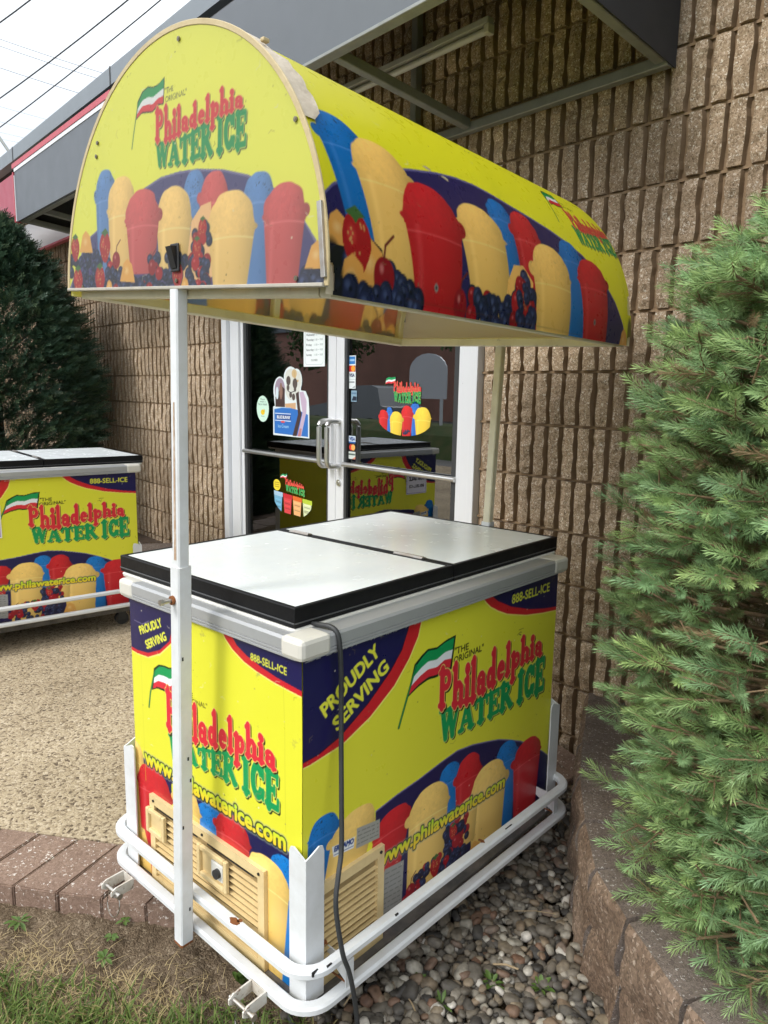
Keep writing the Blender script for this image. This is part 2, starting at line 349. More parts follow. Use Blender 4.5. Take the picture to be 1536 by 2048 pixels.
    def serif(s, word, us, top, bot, col, shadow=None, edge=None, ew=.05, sh=(.06, -.05), pad=.02):
        """word fitted between curves top/bot sampled at xs"""
        xs = np.array(us); x0, x1 = xs[0], xs[-1]; zmin = min(bot)-.06; zmax = max(top)+pad
        sl = s.win(x0, x1, zmin-.02, zmax, pad); X, Z = s.X[sl], s.Z[sl]
        sx = (x1-x0); T = np.interp(X, xs, top); B = np.interp(X, xs, bot)
        # smooth the sampled curves
        U = (X-x0)/sx; Vv = (Z-B)/(T-B); h = np.mean(np.array(top)-np.array(bot)); tot = sum(GL[c][0] for c in word)
        D = serif_sdf(word, U, Vv); k = s.px/h*1.2
        if shadow is not None:
            D2 = serif_sdf(word, U-sh[0]*h/sx*.9, Vv-sh[1]); s.paint(sl, np.clip(.5-(D2-ew*.6-.035)/k, 0, 1), shadow)
        fat = .035
        if edge is not None: s.paint(sl, np.clip(.5-(D-ew-fat)/k, 0, 1), edge)
        s.paint(sl, np.clip(.5-(D-fat)/k, 0, 1), col)
    def cup(s, cx, top, hw, rim, bot, bw, col, lean=0.0, seed=0, wob=.004):
        """a scoop of water ice in a tapered cup"""
        col = np.asarray(col); sl = s.win(cx-hw*1.25-abs(lean)*.3, cx+hw*1.25+abs(lean)*.3, bot, top, .01); X = s.X[sl]-cx-lean*(s.Z[sl]-rim); Z = s.Z[sl]
        wx = (vnoise(X, Z, 60, seed)-.5)*wob*2
        body = np.maximum(np.abs(X)-(bw+(hw-bw)*np.clip((Z-bot)/(rim-bot), 0, 1))*.93, np.maximum(bot-Z, Z-rim))
        lump = (np.hypot((X+wx)/(hw*1.03), (Z-rim-.08*(top-rim))/((top-rim)*.22))-1)*hw*.3
        n_ = 2.25; dome = ((np.abs((X+wx)/(hw*.95))**n_+np.abs((Z-rim)/(top-rim))**n_)**(1/n_)-1)*hw*.7
        dome = np.where(Z < rim-.006, 9, dome)
        bump = (np.hypot((X-hw*.93*(1 if seed % 2 else -1))/(hw*.20), (Z-rim-.16*(top-rim))/((top-rim)*.20))-1)*hw*.2
        d = np.minimum(body, np.minimum(dome, np.minimum(lump, bump))); m = s.cov(d)
        t = np.clip(X/hw, -1, 1); sh = 1.08-.30*np.clip(t, -1, 1)**2-.16*t
        n = vnoise(X, Z, 300, seed+3)*.5+vnoise(X, Z, 110, seed+4)*.5
        scoop = Z > rim-.002
        sh = np.where(scoop, sh*(.92+.20*(n-.5)+.10*np.clip((Z-rim)/(top-rim), 0, 1)), sh*(.80+.10*np.clip((Z-bot)/(rim-bot), 0, 1)))
        c = col*np.clip(sh, .2, 1.3)[..., None]
        if col[2] > .4:                                                  # specks in the blue ice
            sp = (vnoise(X, Z, 420, seed+9) > .80) & (vnoise(X, Z, 80, seed+8) > .5) & scoop; c = np.where(sp[..., None], c*.25, c)
        rimline = np.exp(-((Z-rim+.012*hw/.06-.006*(1-t*t))/(.0016))**2)*(np.abs(t) < .93); c = c*(1-.35*rimline[..., None])+.35*rimline[..., None]*np.minimum(1, col*1.5+.15)
        hi = np.exp(-((t+.55)/.09)**2)*(~scoop); c = c+(.10*hi)[..., None]*np.minimum(1, col+.25)
        s.paint(sl, m, c)
    def berry(s, cx, cz, r, kind):
        if kind == 'blue':
            base = np.array([.018, .024, .075])*random.uniform(.7, 1.5); s.ell(cx, cz, r, r*1.02, base*.5); s.ell(cx-r*.1, cz+r*.12, r*.85, r*.82, base); s.ell(cx-r*.25, cz+r*.3, r*.5, r*.42, (.085, .12, .27), .75, soft=r*.3); s.ell(cx+r*.15, cz+r*.05, r*.22, r*.18, base*.25)
        elif kind == 'red':
            s.ell(cx, cz, r, r, np.array([.38, .008, .02])*random.uniform(.7, 1.2)); s.ell(cx-r*.3, cz+r*.35, r*.35, r*.28, (.75, .16, .18), .7, soft=r*.2)
        elif kind == 'straw':
            P = [(cx+r*.9*math.sin(a)*(1-.35*(math.cos(a) < 0)*abs(math.cos(a))), cz+r*1.25*math.cos(a)) for a in np.linspace(0, 2*math.pi, 20)[:-1]]
            s.poly(P, (.42, .012, .018)); s.ell(cx-r*.3, cz+r*.3, r*.35, r*.5, (.7, .07, .06), .6, soft=r*.25)
            for _ in range(14): s.ell(cx+random.uniform(-.55, .55)*r, cz+random.uniform(-.7, .8)*r, r*.05, r*.07, (.65, .35, .12))
            s.poly([(cx-r*.6, cz+r*1.15), (cx-r*.15, cz+r*.95), (cx, cz+r*.75), (cx+r*.2, cz+r), (cx+r*.65, cz+r*1.1), (cx+.1*r, cz+r*1.5)], (.06, .16, .04))
        elif kind == 'cherry':
            s.ell(cx, cz, r, r*1.1, (.30, .006, .018)); s.ell(cx-r*.25, cz+r*.4, r*.28, r*.35, (.8, .3, .3), .6, soft=r*.2); s.line([(cx, cz+r), (cx+r*.2, cz+r*1.8), (cx+r*1.1, cz+r*2.5)], r*.18, (.16, .02, .02))
        elif kind == 'pine':
            P = [(cx-r, cz-r*.6), (cx-r*.5, cz+r*.6), (cx, cz+r*.9), (cx+r*.6, cz+r*.5), (cx+r, cz-r*.7)]
            s.poly(P, (.80, .42, .10)); s.ell(cx-r*.1, cz+r*.1, r*.4, r*.35, (.92, .66, .28), .7, soft=r*.3)
    def berries(s, x0, x1, z0, ztop, n, r, reds=.15):
        """a heap of fruit, back rows first"""
        L_ = sorted([(random.uniform(x0, x1), random.random()) for _ in range(n)], key=lambda k: -k[1])
        for x, k in L_:
            h = ztop(x) if callable(ztop) else ztop; z = z0+k*max(0, h-z0); s.berry(x, z, r*random.uniform(.8, 1.15), 'red' if random.random() < reds else 'blue')
    def flag(s, P, pole=None):
        """P: four top points left->right, right bottom, then bottom points right->left (wavy tricolour)"""
        top = np.array(P['top']); bot = np.array(P['bot']); xs = np.linspace(0, 1, 24)
        def along(A, t): 
            k = np.linspace(0, 1, len(A)); return np.stack([np.interp(t, k, A[:, 0]), np.interp(t, k, A[:, 1])], 1)
        a, b = along(top, xs), along(bot, xs); w = .006*np.linalg.norm(top[0]-bot[0])/.06
        o = np.concatenate([a+[0, w*.8], (b-[0, w])[::-1]]); o[:len(a), 0] += np.linspace(-w, w, len(a)); o[len(a):, 0] += np.linspace(w, -w, len(b)); s.poly(o, DKG)
        for f0, f1, c in ((0, .40, GRN), (.40, .70, WHT), (.70, 1, LRED)):
            s.poly(np.concatenate([a*(1-f0)+b*f0, (a*(1-f1)+b*f1)[::-1]]), c)
        if pole: s.line(pole, w*1.1, DKG); s.line(pole, w*.5, GRN)
    def done(s):
        c = s.C.reshape(s.ny, s.ss, s.nx, s.ss, 3).mean((1, 3)); return np.clip(c, 0, 1)
def grid_mesh(name, C, fn, mat_, parent, flip=False, keep=None):
    """colour grid C (ny,nx,3) -> mesh; fn maps (u,v in 0..1) arrays to xyz; keep optionally masks vertices"""
    ny, nx = C.shape[:2]; u, v = np.meshgrid(np.linspace(0, 1, nx), np.linspace(0, 1, ny)); V = fn(u, v).reshape(-1, 3)
    idx = np.arange(ny*nx).reshape(ny, nx); F = np.stack([idx[:-1, :-1], idx[:-1, 1:], idx[1:, 1:], idx[1:, :-1]], -1).reshape(-1, 4)
    cc = C.reshape(-1, 3)
    if keep is not None:
        k = keep.reshape(-1); F = F[k[F].all(1)]; used = np.zeros(len(V), bool); used[F.ravel()] = True; re = np.cumsum(used)-1; V, cc, F = V[used], cc[used], re[F]
    if flip: F = F[:, ::-1]
    return mk(name, V, np.ascontiguousarray(F), mat_, parent, True, colors=cc)

def logo(A, phil, water, flag, pole, orig, oh, dark=INK):
    A.flag(flag, pole)
    (a, b), (c, d) = orig
    A.text('"THE', a, b, oh, dark, .06); A.text('ORIGINAL"', c, d, oh, dark, .06)
    A.serif('WATER ICE', *water, GRN, shadow=DKG, edge=lin((222, 226, 110)), ew=.022)
    A.serif('Philadelphia', *phil, LRED, shadow=lin((50, 30, 16)), edge=lin((232, 214, 120)), ew=.022)
def url(A, p, q, h):
    s = 'www.philawaterice.com'; M = A.text_mask(s, p, q, h, .065); full = (slice(None), slice(None))
    A.paint(full, A.dil(M, h*.20/A.px), lin((150, 160, 150)), .35); A.paint(full, A.dil(M, h*.11/A.px), lin((16, 50, 40)))
    d = (np.array(q)-np.array(p)); n = np.array([-d[1], d[0]])/np.linalg.norm(d); t = np.clip(((A.X-p[0])*n[0]+(A.Z-p[1])*n[1])/h*1.1, 0, 1)[..., None]
    A.paint(full, M, lin((240, 205, 50))*(1-t)+lin((190, 226, 50))*t)

def wear(A, n, seed, cols=((.25, .2, .1), (.8, .78, .6), (.03, .03, .03))):
    """small scratches and chips with a shape of their own"""
    r = random.Random(seed)
    for _ in range(n):
        x = r.uniform(A.u0, A.u1); z = r.uniform(A.v0, A.v1); a = r.uniform(0, 6.3); l = r.uniform(.003, .016)
        if r.random() < .45: A.line([(x, z), (x+l*math.cos(a), z+l*math.sin(a)*.7), (x+l*1.5*math.cos(a+.5), z+l*1.2*math.sin(a+.5))], r.uniform(.0006, .0012), cols[r.randrange(3)], .7)
        else: A.ell(x, z, r.uniform(.0008, .0022), r.uniform(.0008, .002), cols[r.randrange(3)], .8)

def art_long(res=620):
    """long side of a cart: u 0..1.034 from the post corner, v height above ground"""
    A = Art(0, 1.034, .13, .905, res, YEL)
    hump = [(.225, .466), (.30, .476), (.388, .482), (.47, .492), (.541, .498), (.61, .489), (.682, .472), (.74, .457), (.788, .439), (.86, .408), (.929, .37), (1.001, .321), (1.04, .29), (1.04, .12), (.225, .12)]
    A.poly([(x, z+.004) for x, z in hump[:-2]]+[(1.04, .12), (.225, .12)], lin((110, 105, 150))); A.poly(hump, NAVY)
    A.cup(.512, .477, .048, .425, .24, .04, BLU, seed=1); A.cup(.597, .470, .062, .402, .24, .05, RED, seed=2); A.cup(.785, .437, .060, .378, .1, .05, BLU, seed=3); A.cup(.905, .403, .083, .338, .1, .062, RED, seed=4)
    A.cup(.060, .534, .048, .487, .36, .04, BLU, lean=.10, seed=5); A.cup(.150, .505, .075, .446, .18, .058, MANGO, lean=.3, seed=6); A.cup(.285, .448, .072, .398, .13, .056, RED, lean=.25, seed=7)
    A.cup(.428, .449, .086, .372, .13, .078, MANGO, seed=8, lean=.05); A.cup(.70, .406, .094, .315, .11, .078, MANGO, seed=9)
    A.cup(.60, .34, .05, .30, .2, .04, MANGO*.95, seed=19)
    for k in range(60):
        x = random.uniform(.50, .60); z = random.uniform(.17, .30); A.berry(x, z, random.uniform(.010, .015), 'blue' if random.random() < .72 else 'red')
    for x, z, k in ((.555, .305, 'red'), (.535, .268, 'straw'), (.55, .235, 'red'), (.57, .27, 'blue')): A.berry(x, z, .018, k)
    A.berries(.37, .60, .14, lambda x: .235-.25*abs(x-.45), 70, .013, .12)
    for x, z, r, k in ((.46, .205, .024, 'straw'), (.36, .19, .018, 'cherry'), (.34, .17, .018, 'red'), (.385, .165, .016, 'red'), (.64, .16, .035, 'pine')): A.berry(x, z, r, k)
    rtl = [(.381, .91), (.365, .86), (.333, .813), (.282, .762), (.201, .712), (.114, .678), (.027, .667), (-.01, .666), (-.01, .91)]
    ntl = [(.337, .91), (.305, .843), (.267, .803), (.194, .748), (.108, .700), (.043, .681), (-.01, .678), (-.01, .91)]
    A.poly([(x+.003, z-.003) for x, z in rtl], lin((236, 225, 120))); A.poly(rtl, RED); A.poly([(x+.002, z-.002) for x, z in ntl], lin((60, 10, 30))); A.poly(ntl, NAVY)
    rtr = [(.625, .91), (.648, .886), (.671, .868), (.712, .847), (.756, .829), (.857, .803), (.95, .789), (1.05, .778), (1.05, .91)]
    ntr = [(.665, .91), (.678, .895), (.706, .876), (.774, .846), (.876, .816), (.96, .800), (1.05, .789), (1.05, .91)]
    A.poly([(x-.002, z-.003) for x, z in rtr], lin((236, 225, 120))); A.poly(rtr, RED); A.poly(ntr, NAVY)
    T = lin((226, 226, 70)); A.text('PROUDLY', (.064, .757), (.230, .853), .033, T, .06); A.text('SERVING', (.099, .714), (.262, .808), .033, T, .06); A.text('888-SELL-ICE', (.778, .853), (.985, .850), .026, T, .035)
    logo(A, ([.454, .52, .60, .70, .78, .87, .962], [.745, .742, .734, .735, .735, .735, .729], [.653, .636, .625, .636, .650, .662, .656]),
         ([.462, .54, .62, .72, .81, .90, .985], [.640, .626, .617, .618, .626, .638, .644], [.556, .551, .548, .546, .544, .540, .537]),
         dict(top=[(.361, .787), (.385, .803), (.406, .813), (.439, .808), (.475, .818), (.511, .821)], bot=[(.336, .722), (.372, .737), (.409, .745), (.443, .741), (.472, .752), (.497, .745)]), [(.361, .789), (.318, .69), (.301, .650)],
         (((.514, .774), (.575, .773)), ((.512, .750), (.645, .752))), .0175)
    url(A, (.231, .318), (.782, .297), .036)
    # worn labels stuck on the print
    def label(P, c, rows, seed):
        A.poly(P, c); r = random.Random(seed); P = np.array(P)
        for k in range(rows):
            t = (k+1)/(rows+1); a = P[0]*(1-t)+P[3]*t; b = P[1]*(1-t)+P[2]*t; x = .06
            while x < .9:
                l = r.uniform(.04, .2); p0 = a*(1-x)+b*x; p1 = a*(1-min(.94, x+l))+b*min(.94, x+l); A.line([p0, p1], .0022, (.10, .10, .10), .8); x += l+r.uniform(.03, .12)
    label([(.163, .455), (.240, .443), (.240, .395), (.161, .405)], (.34, .34, .31), 4, 1); label([(.262, .300), (.332, .290), (.326, .16), (.250, .17), (.238, .25)], (.30, .30, .29), 9, 2)
    A.poly([(.085, .447), (.156, .438), (.153, .412), (.09, .420)], WHT); A.text('ER LAMO', (.092, .432), (.152, .424), .012, lin((20, 60, 130)), .12); A.line([(.092, .424), (.152, .417)], .002, lin((60, 90, 150)))
    A.line([(.815, .752), (.83, .758), (.838, .755)], .0015, INK); A.line([(.822, .766), (.848, .765)], .0012, INK); A.line([(.826, .752), (.834, .748)], .003, (.1, .1, .05))
    A.ell(.82, .762, .012, .005, YEL*.9, .01); wear(A, 130, 11)
    for k in range(90):                                                   # frayed upper edge of the vinyl
        x = random.uniform(0, 1.03); A.line([(x, .903-.010*(x < .45)), (x+random.uniform(.003, .015), .9025-.010*(x < .45)*random.random())], .0016, (.6, .6, .58), .7)
    return A.done()
def art_short(res=560):
    """short end of a cart: u 0..0.656 towards the post corner"""
    A = Art(0, .656, .13, .905, res, YEL)
    A.poly([(-.01, .478), (.046, .462), (.10, .462), (.161, .455), (.264, .470), (.40, .472), (.538, .468), (.609, .459), (.66, .44), (.66, .12), (-.01, .12)], lin((95, 90, 140)))
    A.poly([(-.01, .474), (.046, .458), (.10, .458), (.161, .451), (.264, .466), (.40, .468), (.538, .464), (.609, .455), (.66, .436), (.66, .12), (-.01, .12)], NAVY)
    A.poly([(.17, .44), (.2, .453), (.264, .466), (.30, .40), (.30, .3), (.17, .3)], YEL)
    A.cup(.335, .452, .062, .39, .12, .05, BLU, seed=21); A.cup(.418, .462, .067, .405, .12, .055, RED, seed=22); A.cup(.60, .440, .055, .385, .10, .05, BLU, seed=23)
    A.cup(-.005, .50, .045, .44, .12, .04, MANGO, seed=24); A.cup(.085, .455, .085, .385, .12, .07, RED, seed=25); A.cup(.235, .46, .06, .40, .12, .05, MANGO, seed=26); A.cup(.540, .412, .078, .345, .10, .05, MANGO, seed=27)
    A.poly([(-.01, .25), (.03, .25), (.05, .2), (.06, .12), (-.01, .12)], MANGO*.9)
    r1 = [(-.01, .755), (.03, .752), (.08, .755), (.136, .779), (.189, .820), (.23, .91), (-.01, .91)]; n1 = [(-.01, .764), (.03, .761), (.081, .766), (.136, .788), (.18, .822), (.215, .91), (-.01, .91)]
    A.poly([(x+.002, z-.003) for x, z in r1], lin((236, 225, 120))); A.poly(r1, RED); A.poly(n1, NAVY)
    r2 = [(.385, .91), (.405, .885), (.43, .866), (.47, .848), (.51, .838), (.57, .829), (.66, .822), (.66, .91)]; n2 = [(.415, .91), (.444, .880), (.48, .864), (.53, .851), (.58, .842), (.66, .834), (.66, .91)]
    A.poly([(x-.002, z-.003) for x, z in r2], lin((236, 225, 120))); A.poly(r2, RED); A.poly(n2, NAVY)
    T = lin((226, 226, 70)); A.text('PROUDLY', (.050, .808), (.150, .853), .021, T, .06); A.text('SERVING', (.077, .776), (.168, .822), .021, T, .06); A.text('888-SELL-ICE', (.493, .858), (.610, .856), .0165, T, .04)
    logo(A, ([.155, .20, .27, .35, .44, .50, .574], [.690, .685, .680, .690, .698, .704, .690], [.594, .585, .594, .608, .625, .635, .630]),
         ([.165, .26, .35, .44, .51, .584], [.575, .572, .595, .620, .626, .622], [.505, .530, .540, .543, .541, .538]),
         dict(top=[(.110, .727), (.13, .743), (.15, .747), (.177, .748), (.21, .765), (.235, .768)], bot=[(.098, .675), (.12, .686), (.15, .688), (.174, .684), (.20, .70), (.222, .703)]), [(.108, .725), (.085, .66), (.076, .618)],
         (((.235, .702), (.272, .702)), ((.235, .684), (.330, .693))), .0125)
    url(A, (.048, .452), (.602, .455), .040)
    A.line([(.02, .84), (.06, .838), (.09, .853)], .0016, lin((120, 110, 150))); A.line([(.055, .845), (.057, .78)], .0014, lin((14, 12, 40))); A.line([(.045, .75), (.047, .4)], .001, YEL*.8); A.line([(.60, .83), (.604, .5)], .001, YEL*.75)
    wear(A, 80, 12); return A.done()
def art_front(res=520):
    """canopy end panel: u -0.427..0.427 left to right, v height above its base"""
    A = Art(-.428, .428, 0, .457, res, lin((234, 236, 92)))
    A.poly([(-.43, .0), (-.36, .088), (-.324, .114), (-.247, .142), (-.136, .185), (-.045, .207), (.02, .211), (.079, .209), (.155, .200), (.226, .184), (.299, .155), (.37, .104), (.43, .04), (.43, 0)], lin((120, 116, 160)))
    A.poly([(-.43, -.01), (-.36, .084), (-.324, .110), (-.247, .138), (-.136, .181), (-.045, .203), (.02, .207), (.079, .205), (.155, .196), (.226, .180), (.299, .151), (.37, .100), (.43, .03), (.43, -.01)], lin((74, 70, 122)))
    pale = lambda c, k=.16: np.asarray(c)*(1-k)+k*np.array([.75, .72, .66])
    b, r, m = pale(BLU), pale(lin((206, 52, 62)), .12), pale(MANGO, .1)
    A.cup(.068, .208, .037, .165, .05, .03, b, seed=31); A.cup(.128, .200, .046, .150, .04, .04, r, seed=32); A.cup(.254, .186, .042, .140, .0, .034, b, seed=33); A.cup(-.258, .243, .043, .185, .02, .034, b, seed=34)
    A.cup(-.192, .223, .058, .153, .0, .048, m, seed=35); A.cup(.0, .187, .062, .118, .02, .05, m, seed=36)
    A.poly([(.06, .12), (.09, .145), (.12, .15), (.13, .02), (.03, .01), (.05, .07)], pale(lin((244, 190, 120))))
    A.cup(-.112, .192, .066, .130, .03, .048, r, seed=37); A.cup(.180, .163, .072, .095, .0, .052, m, seed=38); A.cup(.322, .163, .055, .108, .004, .042, r, seed=39)
    A.berries(-.43, -.06, .0, lambda x: .085-.30*max(0, x+.33), 90, .0125, .05); A.berries(-.09, .06, .0, .06, 50, .0115, .08); A.berries(.06, .118, .0, lambda x: .12-.9*abs(x-.095), 46, .0115, .35); A.berries(.375, .428, .0, .035, 12, .014, 0)
    for x, z, q, k in ((-.395, .09, .022, 'straw'), (-.345, .10, .03, 'pine'), (-.262, .088, .026, 'straw'), (-.385, .02, .024, 'straw'), (-.285, .022, .024, 'straw'), (-.215, .06, .016, 'cherry'), (-.17, .035, .03, 'pine'), (-.075, .042, .014, 'cherry'), (-.05, .03, .013, 'red'), (.095, .105, .015, 'straw'), (.078, .07, .016, 'straw'), (.074, .045, .013, 'red'), (.015, .024, .02, 'straw'), (.405, .045, .028, 'pine'), (-.245, .008, .015, 'pine'), (.04, .008, .015, 'pine')): A.berry(x, z, q, k)
    fr = .93
    logo(A, ([-.064, -.035, 0, .045, .09, .14, .207], [.326, .328, .322, .318, .322, .330, .322], [.276, .270, .274, .280, .284, .290, .293]),
         ([-.062, -.01, .04, .09, .14, .218], [.270, .264, .268, .280, .288, .286], [.229, .225, .226, .229, .231, .231]),
         dict(top=[(-.126, .350), (-.11, .366), (-.09, .372), (-.072, .368), (-.055, .370), (-.035, .379)], bot=[(-.132, .323), (-.112, .332), (-.09, .330), (-.075, .328), (-.055, .338), (-.038, .336)]), [(-.126, .352), (-.142, .30), (-.150, .27)],
         (((-.031, .351), (-.003, .352)), ((-.03, .336), (.040, .339))), .0098, dark=lin((52, 50, 46)))
    A.C = A.C*.88+.12*np.array([.62, .63, .56])                           # reflected haze painted into the print as a paler blend
    wear(A, 50, 13); return A.done()
def art_roof(res=430, inside=False):
    """canopy barrel: u 0..1.22 along it, v = arc angle 0..pi scaled by 0.44 m"""
    R_ = .44; A = Art(0, 1.22, 0, math.pi*R_, res, lin((230, 228, 44))); q = lambda L_: [(x, t*R_) for x, t in L_]
    for side in (0, 1):
        hump = q([(-.02, .24), (0, .30), (.03, .354), (.13, .46), (.256, .546), (.361, .596), (.43, .618), (.499, .624), (.56, .612), (.618, .592), (.72, .56), (.812, .526), (.89, .486), (.959, .437), (1.04, .34), (1.112, .213), (1.17, .063), (1.19, 0), (1.19, -.05), (-.02, -.05)])
        A.poly([(x, z+.005) for x, z in hump], lin((100, 96, 150))); A.poly(hump, lin((40, 34, 92)))
        A.cup(.565, .587*R_, .050, .485*R_, .0, .045, BLU, seed=41); A.cup(.665, .57*R_, .066, .425*R_, .0, .055, RED, seed=42); A.cup(.878, .504*R_, .062, .395*R_, -.02, .05, BLU, seed=43); A.cup(.085, .684*R_, .062, .545*R_, .05, .05, BLU, lean=-.12, seed=44)
        A.cup(.175, .627*R_, .082, .455*R_, -.02, .058, MANGO, lean=-.05, seed=45); A.cup(.47, .501*R_, .092, .345*R_, -.02, .075, MANGO, lean=-.1, seed=46); A.cup(.296, .507*R_, .096, .315*R_, -.01, .072, RED, seed=47)
        A.poly(q([(.55, .18), (.58, .26), (.62, .27), (.66, .2), (.64, -.02), (.53, -.02), (.54, .1)]), lin((244, 196, 110)))
        A.cup(.757, .427*R_, .098, .245*R_, -.02, .085, MANGO, seed=48); A.cup(.985, .43*R_, .088, .285*R_, -.01, .072, RED, seed=49)
        A.poly(q([(0, -.01), (0, .10), (.04, .19), (.10, .21), (.135, .17), (.15, -.01)]), (.012, .012, .02))
        A.berries(.02, .20, -.005, lambda x: .05, 40, .018, .06); A.berries(.40, .60, -.005, .035, 36, .017, .1); A.berries(.575, .66, -.005, lambda x: .10-.8*abs(x-.615), 34, .016, .3)
        for x, t, r_, k in ((.03, .2, .035, 'pine'), (.105, .10, .05, 'pine'), (.072, .17, .040, 'straw'), (.06, .05, .04, 'pine'), (.139, .078, .027, 'cherry'), (.215, .012, .034, 'pine'), (.37, .04, .022, 'cherry'), (.41, .012, .018, 'red'), (.6, .17, .02, 'red'), (.585, .09, .022, 'red'), (.62, .1, .02, 'straw'), (.575, .02, .017, 'red'), (1.17, .02, .03, 'pine')): A.berry(x, t*R_, r_, k)
        A.berries(.03, .24, -.005, .022, 26, .017, .08); A.berries(.585, .65, .0, .08, 16, .013, .25)
        logo(A, ([.985, 1.03, 1.08, 1.13, 1.18, 1.215], [.345, .338, .336, .338, .340, .338], [.290, .284, .286, .290, .298, .300]),
             ([.972, 1.02, 1.08, 1.14, 1.215], [.285, .280, .284, .292, .294], [.238, .236, .238, .240, .240]),
             dict(top=[(.925, .385), (.94, .402), (.96, .408), (.985, .404), (1.0, .41)], bot=[(.922, .345), (.94, .355), (.96, .352), (.98, .356), (.998, .358)]), [(.925, .388), (.905, .335), (.895, .28)],
             (((1.005, .376), (1.035, .376)), ((1.005, .360), (1.075, .360))), .010)
        for x, t in ((.33, .645), (.385, .63)): A.poly([(x-.012, t*R_-.015), (x+.01, t*R_-.022), (x+.014, t*R_-.015), (x, t*R_-.011)], lin((190, 180, 150)))
        if side == 0: A.C = A.C[::-1, ::-1].copy()
    # scuffs, dark edge marks and scratches
    A.line([(.60, .42), (.615, .435), (.62, .425), (.64, .44)], .0015, (.25, .22, .05)); A.line([(.75, .47), (.765, .474)], .0016, (.2, .18, .05)); A.line([(.2, .012), (.9, .006)], .0015, (.1, .05, .02), .5)
    A.ell(.01, .02, .03, .06, (.01, .01, .012), .85, soft=.006); A.ell(1.21, .02, .02, .05, (.01, .01, .012), .8, soft=.006)
    for x in (.29, .98): A.ell(x, .035, .006, .006, (.3, .29, .28)); A.ell(x, .035, .003, .003, (.05, .05, .05))
    wear(A, 120, 14); c = A.done()
    if inside: c = c*.24+.76*np.array([.82, .76, .60])
    return c

